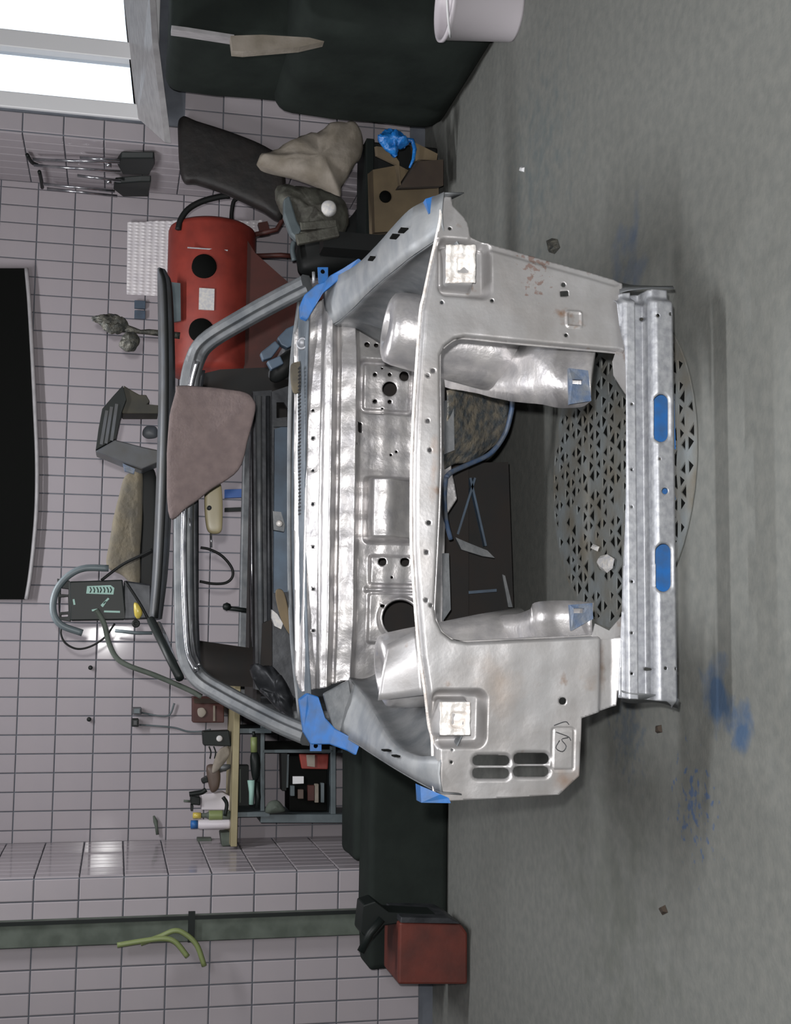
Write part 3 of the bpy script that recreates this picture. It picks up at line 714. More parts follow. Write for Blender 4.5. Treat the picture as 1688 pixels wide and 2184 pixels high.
WSF = framebar('windscreen_frame', [(655, 1568, 4.02), (600, 1545, 4.1), (540, 1515, 4.18), (475, 1480, 4.28), (425, 1448, 4.36), (400, 1405, 4.40), (393, 1340, 4.42), (391, 1200, 4.43), (392, 1080, 4.44), (396, 940, 4.43), (402, 830, 4.42), (414, 770, 4.40), (440, 728, 4.34), (520, 678, 4.22), (600, 634, 4.1), (655, 606, 4.02)], 0.062, 0.05, M_dullsteel)
tube('chrome_strip', WP([(420, 1430, 4.33), (402, 1390, 4.37), (395, 1300, 4.39), (392, 1200, 4.40), (393, 1105, 4.41), (398, 940, 4.40), (406, 830, 4.38), (420, 770, 4.36)]), 0.011, M_chrome, WSF, 8, n=50)
tube('chrome_strip', WP([(425, 1420, 4.36), (412, 1380, 4.40), (407, 1300, 4.42), (405, 1200, 4.43), (405, 1105, 4.43)]), 0.007, M_chrome, WSF, 8, n=30)
# header inner beam and roof skin
loft('header_beam', [WP([(414, 1420, 4.46), (410, 1300, 4.5), (408, 1100, 4.5), (410, 900, 4.5), (424, 790, 4.46)]),
                     WP([(428, 1415, 4.46), (424, 1300, 4.5), (422, 1100, 4.5), (424, 900, 4.5), (438, 790, 4.46)])], M_darksteel, car, 30, solid=0.03)
hl = [W(398, 1420, 4.42), W(384, 1340, 4.44), W(379, 1100, 4.46), W(384, 900, 4.45), W(404, 770, 4.43)]
loft('roof_skin', [hl, [p+Vector((0.01, 0.35, -0.022)) for p in hl], [p+Vector((0.03, 0.9, -0.026)) for p in hl], [p+Vector((0.05, 1.35, -0.05)) for p in hl]], M_dullsteel, car, 24, solid=0.004, sub=4)
# rear window surround
RY = 5.82
prism('rear_window_surround', WP([(398, 1410), (412, 1448), (470, 1462), (640, 1470), (640, 780), (470, 788), (420, 800), (405, 850)], RY), (0, 0.05, 0), M_dark, car,
      holes=[WP([(424, 860), (424, 1366), (534, 1382), (534, 842)], RY)])
tube('rear_window_seal', WP([(536, 845), (536, 1000), (537, 1200), (540, 1380)], RY-0.02), 0.008, M_chrome, car)
# side pillars and cant rails
tube('cant_rail', WP([(420, 1440, 4.36), (410, 1440, 4.9), (408, 1430, 5.4), (425, 1432, RY)]), 0.02, M_dullsteel, car, 8, n=20)
tube('cant_rail', WP([(432, 738, 4.36), (420, 790, 4.9), (410, 815, 5.4), (425, 830, RY)]), 0.02, M_dullsteel, car, 8, n=20)
# dash rail assembly
prism('dash_rail', WP([(540, 835), (580, 832), (582, 1480), (545, 1470)], 4.75), (0, 0.08, 0), M_darksteel, car)
tube('dash_tube', WP([(552, 845), (553, 1100), (558, 1460)], 4.72), 0.012, M_dullsteel, car)
tube('dash_tube', WP([(572, 845), (573, 1100), (576, 1460)], 4.71), 0.009, M_darksteel, car)
prism('dash_panel', WP([(580, 835), (640, 815), (640, 1490), (582, 1480)], 4.62), (0, 0.02, 0), M_darksteel, car, holes=[WP([(590, 858), (606, 858), (624, 888), (590, 892)], 4.62)])
prism('seat_panel', WP([(586, 915), (620, 905), (620, 1262), (584, 1265)], 4.58), (0, 0.02, 0), M_bluegrey, car)
bar('dash_stay', W(585, 905, 4.56), W(628, 903, 4.5), 0.02, 0.012, M_dullsteel, car)
prism('dash_bracket', WP([(582, 1090), (600, 1092), (608, 1120), (606, 1134), (584, 1130)], 4.5), (0, 0.03, 0), M_dullsteel, car)
for x, y in ((597, 1117), (637, 1126), (640, 1138), (639, 1214)):
    c = W(x, y, 4.2 if x > 620 else 4.48); lathe('stud', [(0.012, 0), (0.012, 0.012), (0.006, 0.02)], c, (0, -1, 0.3), M_foil, car, 10)
pillow('tape_strip', WP([(588, 1262), (604, 1260), (616, 1300), (622, 1325), (646, 1368), (636, 1374), (612, 1345), (596, 1310)], 4.22), 0.006, M_card, car, 0.004)
prism('steering_bracket', WP([(580, 1300), (592, 1310), (604, 1330), (600, 1342), (586, 1335), (580, 1318)], 4.55), (0, 0.03, 0), M_label, car)
prism('column_mount', WP([(560, 1330), (622, 1300), (622, 1420), (590, 1440), (556, 1420)], 4.7), (0, 0.05, 0), M_dark, car)
pillow('wiring_loom', WP([(540, 1430), (570, 1415), (600, 1440), (622, 1480), (625, 1530), (600, 1520), (570, 1490), (548, 1465)], 4.6), 0.05, M_darksteel, car, 0.05, fold=22)
# right-hand scuttle fittings
lathe('vent_ring', [(0.020, 0), (0.022, 0.004), (0.020, 0.010), (0.014, 0.010), (0.013, 0.004)], W(647, 733, 4.06), (0, -1, 0.6), M_galv, car, 24)
pillow('rag_on_scuttle', WP([(622, 775), (650, 768), (668, 778), (660, 800), (640, 834), (626, 838), (620, 810)], 4.1), 0.012, M_khaki, car, 0.01)
for q in ([(592, 720), (612, 700), (634, 690), (636, 730), (614, 742), (600, 735)], [(556, 752), (588, 726), (598, 738), (580, 762), (562, 768)], [(570, 770), (598, 758), (606, 775), (580, 788)]):
    prism('hinge_bracket', WP(q, 4.25), (0, 0.04, 0), M_bluegrey, car, bevel=0.004)
pillow('black_duct', WP([(585, 770), (620, 745), (640, 760), (630, 790), (600, 812), (575, 808)], 4.35), 0.04, M_rubber, car, 0.01)
# blue door-post feet
POST = prism('door_post', WP([(640, 652, 4.0), (650, 628, 3.98), (676, 606, 3.94), (692, 600, 3.92), (706, 586, 3.89), (738, 568, 3.82), (766, 550, 3.76), (774, 558, 3.76), (742, 584, 3.83), (714, 604, 3.88), (690, 624, 3.92), (670, 658, 3.97), (656, 682, 3.99), (642, 676, 4.0)]), (0, 0.03, 0), M_blue, car, bevel=0.004)
def lug(pts, hx, hy, r, Y):
    ang = [W(hx+r*math.cos(t*math.pi/6), hy+r*math.sin(t*math.pi/6), Y) for t in range(12)]
    prism('hinge_lug', WP(pts, Y), (0, 0.006, 0), M_blue, POST, holes=[ang])
lug([(678, 570), (700, 570), (700, 592), (688, 606), (680, 604)], 689, 579, 5, 3.95)
tube('door_post_rod', [W(669, 580, 3.98), W(670, 604, 3.98)], 0.005, M_galv, car)
POST = prism('door_post', WP([(638, 1492, 4.0), (656, 1478, 4.0), (680, 1486, 3.98), (694, 1530, 3.94), (716, 1554, 3.9), (745, 1570, 3.84), (768, 1588, 3.8), (760, 1612, 3.8), (742, 1602, 3.84), (704, 1588, 3.9), (664, 1588, 3.95), (648, 1562, 3.98)]), (0, 0.03, 0), M_blue, car, bevel=0.004)
lug([(662, 1580), (686, 1580), (686, 1602), (662, 1602)], 674, 1591, 5, 3.96)
prism('post_side', WP([(690, 1480), (745, 1450), (762, 1586), (712, 1560)], 3.93), (0, 0.02, 0), M_dullsteel, car, bevel=0.004)

# support stands under the sills
for x in (-0.27, 1.17):
    t = thing('trestle', 'low steel trestle under the %s sill of the car body' % ('left' if x < 0 else 'right'), 'trestle', (x, 5.0, 0))
    span('top_beam', (x-0.07, 4.8, 0.17), (x+0.07, 5.2, 0.2), M_darksteel, t)
    for yy in (4.83, 5.17):
        span('leg', (x-0.06, yy-0.02, 0), (x-0.02, yy+0.02, 0.17), M_darksteel, t); span('leg', (x+0.02, yy-0.02, 0), (x+0.06, yy+0.02, 0.17), M_darksteel, t)

# ============================================================ THINGS ON AND IN THE CAR
pillow_o = pillow('felt_pad', WP([(362, 1104, 4.33), (356, 1000, 4.33), (360, 900, 4.33), (374, 836, 4.33), (382, 822, 4.33), (450, 826, 4.28), (520, 835, 4.22), (540, 850, 4.2), (545, 872, 4.2), (530, 935, 4.22), (508, 1005, 4.24), (450, 1045, 4.28), (398, 1084, 4.31)]), 0.014, M_felt, None, 0.006, 60, sharp=6)
tag(pillow_o, 'grey-brown felt pad hanging over the windscreen header of the car body', 'felt pad')
bp = thing('bumper_bar', 'long dark grey bumper lying across the car roof', 'bumper', W(335, 950, 4.95))
loft('beam', [WP([(336, 572, 4.95), (336, 620, 4.93), (338, 800, 4.9), (334, 1000, 4.88), (326, 1200, 4.9), (318, 1320, 4.93)]),
              WP([(340, 570, 4.90), (345, 620, 4.86), (348, 800, 4.83), (344, 1000, 4.81), (336, 1200, 4.83), (326, 1324, 4.87)]),
              WP([(352, 574, 4.90), (362, 620, 4.86), (366, 800, 4.83), (362, 1000, 4.81), (352, 1200, 4.83), (340, 1322, 4.87)]),
              WP([(356, 580, 4.96), (368, 620, 4.94), (374, 800, 4.9), (370, 1000, 4.9), (360, 1200, 4.9), (346, 1320, 4.95)])], M_plastic, bp, 40, closed=True, caps=True)
tube('rubber_strip', WP([(343, 575, 4.88), (352, 620, 4.845), (356, 800, 4.815), (352, 1000, 4.795), (343, 1200, 4.815), (333, 1318, 4.86)]), 0.008, M_rubber, bp, 8, n=30)
st = thing('gas_strut', 'black metal strut leaning from the bumper down to the left windscreen corner', 'strut', W(383, 1445, 4.5))
tube('rod', WP([(322, 1322, 4.8), (352, 1382, 4.65), (384, 1446, 4.5)]), 0.016, M_blackpl, st)
tube('sleeve', WP([(338, 1330, 4.78), (352, 1360, 4.70), (372, 1412, 4.58)]), 0.010, M_chrome, st)
# roof clutter
hs = thing('lamp_housing', 'square grey plastic housing with an open centre on the car roof', 'plastic housing', W(335, 920, 5.1))
prism('side_wall', WP([(204, 962), (246, 938), (300, 952), (338, 960), (338, 986), (304, 1000), (258, 984)], 5.1), (0, 0.16, 0), M_plastic, hs, bevel=0.004)
TOPF = prism('vent_top', WP([(204, 960), (210, 915), (218, 872), (240, 846), (262, 822), (270, 852), (258, 884), (247, 936)], 5.13), (0, 0.16, 0), M_blackpl, hs, bevel=0.004)
prism('far_wall', WP([(264, 822), (280, 832), (298, 842), (312, 842), (320, 856), (314, 862), (338, 864), (338, 882), (262, 882), (258, 876)], 5.17), (0, 0.14, 0), M_khaki2, hs, bevel=0.003)
for k, (a_, b2) in enumerate((((228, 876), (216, 948)), ((238, 868), (226, 946)), ((249, 862), (238, 940)))):
    bar('vent_slat', W(*a_, 5.115), W(*b2, 5.115), 0.012, 0.012, M_plastic, TOPF)
prism('clip', WP([(262, 988), (288, 1000), (286, 1010), (266, 1004)], 5.12), (0, 0.03, 0), M_bluewash, hs)
hk = pillow('cable_hook', WP([(306, 915), (316, 908), (334, 912), (336, 932), (316, 936), (304, 928)], 5.32), 0.02, M_plastic, None, 0.004)
tag(hk, 'small grey rounded fitting showing inside the open plastic housing', 'fitting')
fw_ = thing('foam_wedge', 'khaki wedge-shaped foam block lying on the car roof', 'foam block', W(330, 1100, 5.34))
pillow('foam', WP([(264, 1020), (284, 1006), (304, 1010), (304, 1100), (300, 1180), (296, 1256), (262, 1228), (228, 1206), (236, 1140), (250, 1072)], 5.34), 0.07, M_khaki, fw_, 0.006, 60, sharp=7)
pillow('black_lower_edge', WP([(298, 1008), (330, 1004), (336, 1100), (330, 1200), (324, 1296), (296, 1262), (298, 1180), (302, 1100)], 5.36), 0.07, M_rubber, fw_, 0.0, 60, sharp=7)  # plain black strip along the wedge's lower edge
# the black cable winch with its loop handle
wn = thing('cable_winch', 'black hand winch with pale lettering plate and looped grey cable on the car roof', 'winch', W(318, 1290, 5.0))
YWN = 5.0
prism('body', WP([(147, 1240), (262, 1236), (268, 1300), (266, 1322), (150, 1324)], YWN), (0, 0.12, 0), M_blackpl, wn, bevel=0.012)
prism('top_bracket', WP([(122, 1234), (148, 1238), (150, 1326), (126, 1322)], YWN+0.02), (0, 0.06, 0), M_blackpl, wn, holes=[WP([(129, 1254), (146, 1256), (146, 1268), (129, 1267)], YWN+0.02), WP([(127, 1274), (145, 1272), (146, 1304), (126, 1306)], YWN+0.02), WP([(130, 1311), (145, 1310), (145, 1315), (130, 1316)], YWN+0.02)], bevel=0.003)
prism('name_plate', WP([(186, 1250), (236, 1248), (244, 1254), (242, 1268), (184, 1266)], YWN-0.004), (0, 0.006, 0), M_mint, wn)
for k in range(7):
    x = 192+k*7.2; tube('lettering', WP([(x, 1252, 0), (x+4, 1258, 0), (x, 1264, 0)] if k % 2 else [(x, 1252, 0), (x, 1264, 0), (x+4, 1256, 0)], YWN-0.006) if False else [W(x, 1252, YWN-0.005), W(x+3, 1258, YWN-0.005), W(x+(k % 3)*1.5, 1264, YWN-0.005)], 0.0022, M_blackpl, wn, 5)
for a_, b2 in (((216, 1292), (232, 1276)), ((218, 1294), (226, 1282)), ((222, 1304), (256, 1305)), ((196, 1302), (208, 1300)), ((157, 1278), (159, 1290))):
    bar('paint_mark', W(*a_, YWN-0.003), W(*b2, YWN-0.003), 0.004, 0.007, M_mint, wn)
tube('carrying_loop', WP([(232, 1212), (180, 1212), (146, 1228), (122, 1256), (113, 1290), (118, 1318), (136, 1336), (176, 1350)], YWN-0.03), 0.013, M_greyblue, wn, 8, n=40)
prism('foot', WP([(264, 1238), (322, 1246), (322, 1320), (264, 1322)], YWN+0.03), (0, 0.08, 0), M_darksteel, wn, bevel=0.006)
pillow('amber_lens', WP([(286, 1286), (298, 1290), (304, 1308), (296, 1320), (287, 1312)], YWN), 0.02, M_yellow, wn)
lathe('hook_eye', [(0.012, 0), (0.016, 0.004), (0.012, 0.008), (0.007, 0.004)], W(290, 1330, YWN), (0, -1, 0), M_rubber, wn, 14)
tube('stay_rod', WP([(216, 1238), (260, 1205), (300, 1185), (325, 1172)], YWN-0.02), 0.006, M_rubber, wn, 6, n=20)
tube('stay_rod', WP([(268, 1240), (300, 1290), (318, 1324)], YWN-0.01), 0.006, M_rubber, wn, 6, n=12)
cb = tube('winch_cable', WP([(205, 1300), (222, 1330), (232, 1370), (248, 1402), (275, 1420), (330, 1440), (400, 1470), (430, 1486)], 4.98), 0.010, M_duct, None, 8, n=50)
tag(cb, 'thick grey-green cable sagging from the winch past the windscreen corner', 'cable')
cb = tube('thin_wire', WP([(132, 1334), (130, 1352), (140, 1372), (165, 1384), (195, 1378), (225, 1358), (245, 1330)], 5.02), 0.004, M_rubber, None, 6, n=40)
tag(cb, 'thin black wire loop hanging beside the winch', 'wire')
cb = tube('tie_bar', WP([(245, 1345), (290, 1350), (325, 1350)], 4.9), 0.007, M_greyblue, None, 6)
tag(cb, 'thin grey rod between winch cable and strut', 'rod')
ll = thing('clamp_lamp', 'tarnished metal clamp tool with lumpy head standing on the right end of the car roof', 'clamp', W(338, 712, 5.05))
pillow('head', WP([(196, 682), (212, 676), (232, 670), (256, 674), (274, 690), (270, 704), (244, 712), (222, 704), (212, 690)], 5.05), 0.04, M_tarnish, ll, 0.02, fold=40)
pillow('jaw', WP([(262, 716), (284, 708), (298, 722), (292, 742), (272, 750), (254, 738), (258, 724)], 5.03), 0.035, M_tarnish, ll, 0.012, fold=30)
tube('neck', WP([(262, 698), (284, 704), (300, 708), (318, 708), (384, 716)], 5.05), [0.016, 0.013, 0.009, 0.012, 0.014], M_tarnish, ll)
tube('screw', WP([(196, 682), (210, 682)], 5.05), 0.005, M_darksteel, ll)
# things inside the windscreen
vs = thing('sun_visor', 'cream plastic sun visor hanging from the windscreen header', 'sun visor', W(455, 1090, 4.55))
pillow('pad', WP([(440, 1028), (466, 1026), (474, 1050), (475, 1110), (470, 1136), (446, 1136), (438, 1110), (436, 1060)], 4.55), 0.014, M_cream, vs, sharp=5)
lathe('pivot', [(0.008, 0), (0.008, 0.02)], W(446, 1084, 4.53), (0, -1, 0), M_darksteel, vs, 12)
tube('pull', WP([(450, 1138), (451, 1168)], 4.55), 0.004, M_chrome, vs)
wr = tube('loose_wire', WP([(428, 1168), (448, 1172), (474, 1186), (494, 1210), (496, 1230), (482, 1243), (455, 1245), (426, 1240)], 4.6), 0.005, M_rubber, None, 8, n=40)
tag(wr, 'black wire loop hanging in the windscreen opening', 'wire')
o = prism('blue_strip', WP([(480, 1044), (536, 1042), (536, 1060), (480, 1062)], 6.95), (0, 0.045, 0), M_blueglass); tag(o, 'short blue strip on the tiles seen through the rear window opening', 'strip')
o = prism('dark_strip', WP([(480, 1083), (536, 1081), (536, 1089), (480, 1091)], 6.95), (0, 0.045, 0), M_blackpl); tag(o, 'short dark strip beside the blue one seen through the rear window opening', 'strip')
lv = thing('door_pull', 'dark lever with a round knob seen through the rear window opening', 'lever', W(535, 1304, 6.5))
tube('stalk', WP([(486, 1297), (510, 1300), (540, 1304)], 6.5), 0.012, M_blackpl, lv)
lathe('knob', [(0.001, -0.022), (0.014, -0.018), (0.022, 0), (0.014, 0.018), (0.001, 0.022)], W(484, 1294, 6.5), (0, 0.2, 1), M_blackpl, lv, 16)
span('lever_foot', W(538, 1312, 6.5)-Vector((0, 0, 0.03)), W(538, 1296, 6.5)+Vector((0, 0.03, 0.0)), M_blackpl, lv)

# ============================================================ FLOOR PIECES
mt_ = thing('perforated_mat', 'round grey mat with triangular holes on the floor under the car nose', 'mat', (0.55, 3.70, 0))
mc = Vector((0.55, 3.70, 0)); rx, ry = 0.50, 0.575
lathe_v = [(mc.x+0.985*rx*math.cos(2*math.pi*k/64), mc.y+0.985*ry*math.sin(2*math.pi*k/64), 0.0005) for k in range(64)]
prism('mat_hole_shade', lathe_v, (0, 0, 0.001), M_black, mt_)  # black disc stands in for the shade inside the holes
v, f = [], []; g = 0.066; h_ = g*math.sqrt(3)/2; ZM = 0.006
def inside(p, k=1.0): return ((p[0]-mc.x)/rx)**2+((p[1]-mc.y)/ry)**2 < k
for j in range(-16, 17):
    for i in range(-16, 17):
        for up in (0, 1):
            ox = mc.x+(i+0.5*(j % 2))*g; oy = mc.y+j*h_
            tri = [(ox, oy), (ox+g, oy), (ox+g/2, oy+h_)] if up == 0 else [(ox+g/2, oy+h_), (ox+g, oy), (ox+1.5*g, oy+h_)]
            cxy = (sum(t[0] for t in tri)/3, sum(t[1] for t in tri)/3)
            if not any(inside(t) for t in tri): continue
            jt = [(t[0]+0.010*noise.noise(Vector((t[0]*31, t[1]*31, 1))), t[1]+0.010*noise.noise(Vector((t[0]*31, t[1]*31, 9)))) for t in tri]
            for q_ in range(3):
                e_ = math.sqrt(((jt[q_][0]-mc.x)/rx)**2+((jt[q_][1]-mc.y)/ry)**2)
                if e_ > 1: jt[q_] = (mc.x+(jt[q_][0]-mc.x)/e_, mc.y+(jt[q_][1]-mc.y)/e_)
            b0 = len(v); v += [(t[0], t[1], ZM) for t in jt]; v += [(t[0], t[1], 0.002) for t in jt]
            rnd = random.random()
            if rnd < 0.7 and inside(cxy, 0.97):
                cc = (sum(t[0] for t in jt)/3, sum(t[1] for t in jt)/3); s = 0.5+0.25*random.random()
                inn = [(cc[0]+(t[0]-cc[0])*s, cc[1]+(t[1]-cc[1])*s) for t in jt]
                v += [(t[0], t[1], ZM) for t in inn]+[(t[0], t[1], 0.002) for t in inn]
                for q in range(3):
                    r_ = (q+1) % 3
                    f.append((b0+q, b0+r_, b0+6+r_, b0+6+q)); f.append((b0+6+q, b0+6+r_, b0+9+r_, b0+9+q))
            else: f.append((b0, b0+1, b0+2))
            for q in range(3):
                f.append((b0+q, b0+3+q, b0+3+(q+1) % 3, b0+(q+1) % 3))
o = link('mat_lattice', v, f, M_matgrey, mt_); o['kind'] = 'stuff'
def scrap(name, pts, z, material, label, cat, wob=0.006):
    P = [W(x, y, z, 2) for x, y in pts]; cen = sum(P, Vector())/len(P)
    v = [p+Vector((0, 0, 0.001)) for p in P]+[cen+(p-cen)*0.6+Vector((0, 0, 0.006+random.random()*wob)) for p in P]+[cen+Vector((0, 0, 0.01))]
    n = len(P); f = [tuple(reversed(range(n)))]
    for i in range(n): f.append((i, (i+1) % n, n+(i+1) % n, n+i)); f.append((n+i, n+(i+1) % n, 2*n))
    return tag(link(name, v, f, material, None), label, cat)
scrap('rag_scrap', [(1282, 1186), (1296, 1182), (1312, 1192), (1308, 1212), (1296, 1222), (1280, 1212), (1276, 1198)], 0.016, M_label, 'crumpled white scrap lying on the perforated mat', 'scrap', 0.012)
scrap('paper_scrap', [(1266, 1160), (1280, 1166), (1276, 1176), (1264, 1170)], 0.016, M_label, 'tiny white paper flake beside the white scrap on the mat', 'scrap')
scrap('floor_chip', [(1112, 355), (1120, 357), (1119, 367), (1112, 366)], 0, M_white, 'small bright white chip alone on the concrete right of the car', 'chip')
scrap('dry_leaf', [(1168, 524), (1178, 508), (1190, 510), (1196, 528), (1184, 542), (1172, 538)], 0, M_tarnish, 'dry brown leaf on the concrete behind the right flank of the nose panel', 'leaf', 0.02)
scrap('floor_crumb', [(1400, 1548), (1412, 1546), (1414, 1562), (1403, 1564)], 0, M_carddark, 'dark crumb on the concrete beside the left end of the crossmember', 'crumb')
scrap('floor_crumb', [(1408, 1936), (1420, 1930), (1426, 1946), (1414, 1952)], 0, M_carddark, 'dark dirt lump alone on the concrete at the left front', 'crumb')

# ============================================================ RIGHT SIDE OF THE ROOM
# black covered bulk
bk = thing('covered_bulk', 'tall bulky thing under a black tarpaulin below the window', 'covered furniture', (3.2, 5.55, 0))
def soft_block(name, x0, x1, y0, y1, z0, z1, r, material, parent, wob=0.015):
    bm = bmesh.new(); bmesh.ops.create_cube(bm, size=1)
    for q in bm.verts: q.co = Vector(((x0+x1)/2+q.co.x*(x1-x0), (y0+y1)/2+q.co.y*(y1-y0), (z0+z1)/2+q.co.z*(z1-z0)))
    bmesh.ops.bevel(bm, geom=list(bm.edges), offset=r, segments=4, affect='EDGES', profile=0.5)
    bmesh.ops.subdivide_edges(bm, edges=[e for e in bm.edges if e.calc_length() > 0.2], cuts=6, use_grid_fill=True)
    for q in bm.verts:
        k = noise.noise(q.co*4)*wob
        if q.co.z > 0.03: q.co += Vector((k, k*0.6, k*0.5))
    me = bpy.data.meshes.new(name); bm.to_mesh(me); bm.free()
    return finish(name, me, material, parent, smooth=True)
soft_block('tall_back', 2.62, 4.2, 5.35, 5.98, 0.0, 1.37, 0.06, M_black_cloth, bk)
soft_block('low_front', 2.54, 4.2, 4.95, 5.96, 0.0, 0.86, 0.10, M_black_cloth, bk)
pb = prism('pale_board', WP([(492, 76, 4.93), (560, 74, 4.93), (660, 80, 4.93), (692, 88, 4.93), (640, 100, 4.93), (520, 110, 4.93), (496, 108, 4.93)]), (0, 0.05, 0), M_linen, bk)  # separate pale board, grouped with the tarpaulin
pb['label'] = 'pale beige board in front of the tarpaulin'
pb = prism('pale_lath', WP([(366, 54, 5.3), (398, 58, 5.3), (500, 74, 5.3), (498, 82, 5.3), (396, 66, 5.3), (366, 62, 5.3)]), (0, 0.06, 0), M_sill, bk)  # separate pale lath, grouped with the tarpaulin
# white bucket
bc = thing('white_bucket', 'white plastic bucket with wire handle standing on the floor at the right', 'bucket', W(1103, 40, 0, 2))
c0 = W(1100, 20, 0, 2)
lathe('bucket_body', [(0.125, 0.0), (0.128, 0.01), (0.15, 0.285), (0.160, 0.29), (0.160, 0.305), (0.148, 0.305), (0.142, 0.28), (0.12, 0.02), (0.001, 0.018)], c0, (0, 0, 1), M_bucket, bc, 40)
tube('bucket_handle', [c0+Vector((0.16*math.cos(a), 0.16*math.sin(a)-0.02, 0.28-0.06*math.sin(a*1.0)))for a in [math.pi+k*math.pi/14 for k in range(15)]], 0.005, M_white, bc)
# dark leather slab leaning on the pier
ls = pillow('leather_pad', WP([(384, 252, 6.245), (420, 262, 6.24), (500, 288, 6.235), (570, 318, 6.23), (606, 352, 6.22), (604, 464, 6.22), (560, 448, 6.225), (480, 412, 6.235), (420, 392, 6.24), (388, 382, 6.245), (380, 300, 6.245)]), 0.045, M_brownblack, None, 0.0, 60, sharp=6)
tag(ls, 'dark brown padded car trim leaning against the tiled pier', 'seat trim')
bg = pillow('linen_bag', WP([(548, 352), (574, 328), (640, 298), (700, 272), (745, 266), (770, 284), (773, 325), (755, 362), (728, 392), (722, 420), (690, 402), (630, 380), (570, 366)], 6.08), 0.085, M_linen, None, 0.035, 72, fold=9, sharp=2.6)
tag(bg, 'beige linen sack propped on the machine parts', 'sack')
zb = W(772, 330, 6.08).z
ck = thing('black_crate', 'black crate on the floor under the beige linen sack', 'crate', (2.35, 6.12, 0))
span('crate_body', (2.02, 6.02, 0.0), (2.50, 6.25, zb-0.02), M_rubber, ck, 0.01)
span('crate_rim', (2.00, 6.01, zb-0.05), (2.51, 6.26, zb-0.01), M_blackpl, ck, 0.004)
vm = thing('machine_vise', 'greasy grey cast machine part with a round pale knob beside the red drum', 'machine part', W(740, 450, 5.75))
pillow('casting', WP([(596, 392), (640, 400), (690, 410), (735, 432), (742, 480), (722, 510), (680, 500), (640, 512), (610, 470), (590, 430)], 5.75), 0.10, M_machine, vm, 0.03, fold=14)
prism('side_plate', WP([(606, 424), (618, 416), (634, 470), (644, 488), (634, 512), (620, 498), (606, 460)], 5.62), (0, 0.05, 0), M_greyblue, vm, bevel=0.008)
x_ = W(740, 520, 5.75); span('pedestal', (x_.x-0.04, 5.70, 0), (x_.x+0.04, 5.82, x_.z+0.12), M_rubber, vm)
lathe('knob', [(0.034, 0), (0.036, 0.01), (0.034, 0.04), (0.026, 0.05), (0.001, 0.05)], W(702, 448, 5.66), (0, -1, 0.2), M_label, vm, 24)
bar('slide_rail', W(640, 484, 5.63), W(718, 478, 5.63), 0.03, 0.04, M_machine, vm, 0.006)
bar('slide_rail', W(632, 512, 5.62), W(722, 494, 5.62), 0.03, 0.05, M_machine, vm, 0.006)
bs = thing('black_case', 'rounded black case with grey edge band standing beside the cardboard box', 'case', W(800, 520, 5.6))
pillow('case_body', WP([(632, 528), (640, 510), (700, 496), (740, 470), (775, 440), (800, 500), (890, 500), (890, 560), (770, 570), (700, 584), (645, 584), (634, 560)], 6.40), 0.10, M_rubber, bs, 0.006, 60, sharp=4)
tube('edge_band', WP([(628, 556), (624, 530), (632, 512), (660, 502), (720, 494)], 6.30), 0.014, M_greyblue, bs, 8, n=24)
# cardboard boxes
cbx = thing('cardboard_box', 'brown cardboard box with a dark oval hand hole on the floor', 'cardboard box', W(900, 440, 0, 2))
q = [W(796, 362, 5.84), W(850, 352, 5.84), W(936, 396, 5.80), W(938, 486, 5.78), W(800, 496, 5.84)]
prism('box_body', q, (0.03, 0.14, 0), M_card, cbx)
lathe('hand_hole', [(0.001, 0), (0.03, 0), (0.03, 0.006)], W(822, 420, 5.832), (0, -1, 0), M_black, cbx, 16)
ob = thing('open_carton', 'dark open carton with a raised flap beside the blue plastic bag', 'carton', W(935, 340, 0, 2))
prism('carton_side', WP([(855, 400), (892, 344), (946, 340), (946, 396), (904, 398)], 5.64), (0.03, 0.12, 0), M_carddark, ob)
prism('carton_flap', WP([(886, 304), (934, 328), (932, 342), (892, 340)], 5.66), (0.02, 0.1, 0), M_card, ob)
prism('carton_end', WP([(804, 312), (832, 316), (852, 345), (856, 400), (848, 352), (806, 332)], 5.69), (0.02, 0.06, 0), M_card, ob)
bb = thing('plastic_bag', 'crumpled bright blue plastic bag on the open carton', 'plastic bag', W(845, 305, 5.85))
pillow('bag_body', WP([(808, 290), (822, 276), (846, 280), (866, 294), (872, 308), (850, 316), (842, 330), (822, 318), (810, 304)], 5.59), 0.04, M_bluebag, bb, 0.03, 48, fold=28)
tube('bag_tail', WP([(860, 298), (880, 300), (885, 318), (882, 340), (874, 358)], 5.6), [0.014, 0.012, 0.010, 0.008, 0.005], M_bluebag, bb)
# red drum machine
rd = thing('red_drum_machine', 'red enamelled drum machine with two round ports behind the right windscreen pillar', 'machine', (1.75, 6.45, 0))
rc = W(445, 632, 6.45); xa, xb = W(440, 790, 6.45).x, W(440, 486, 6.45).x
rr_ = (W(356, 632, 6.45).z-W(545, 632, 6.45).z)/2
zc_ = (W(356, 632, 6.45).z+W(545, 632, 6.45).z)/2
L_ = xb-xa
lathe('drum', [(0.001, -0.02), (rr_*0.85, -0.018), (rr_*0.97, 0.0), (rr_, 0.02), (rr_, L_-0.02), (rr_*0.97, L_), (rr_*0.85, L_+0.018), (0.001, L_+0.02)], (xa, 6.5, zc_), (1, 0, 0), M_red, rd, 64)
for (x, y, r) in ((436, 568, 0.062), (430, 705, 0.062)):
    c = W(x, y, 6.5-rr_*0.98); lathe('port', [(0.001, 0.006), (r*0.92, 0.006), (r, 0.0), (r, -0.05)], (c.x, 6.5-rr_, c.z), (0, -1, 0.0), M_black, rd, 28)
c = W(441, 638, 6.5-rr_-0.004)
span('maker_label', (c.x-0.055, 6.5-rr_-0.006, c.z-0.038), (c.x+0.055, 6.5-rr_+0.004, c.z+0.038), M_label, rd)
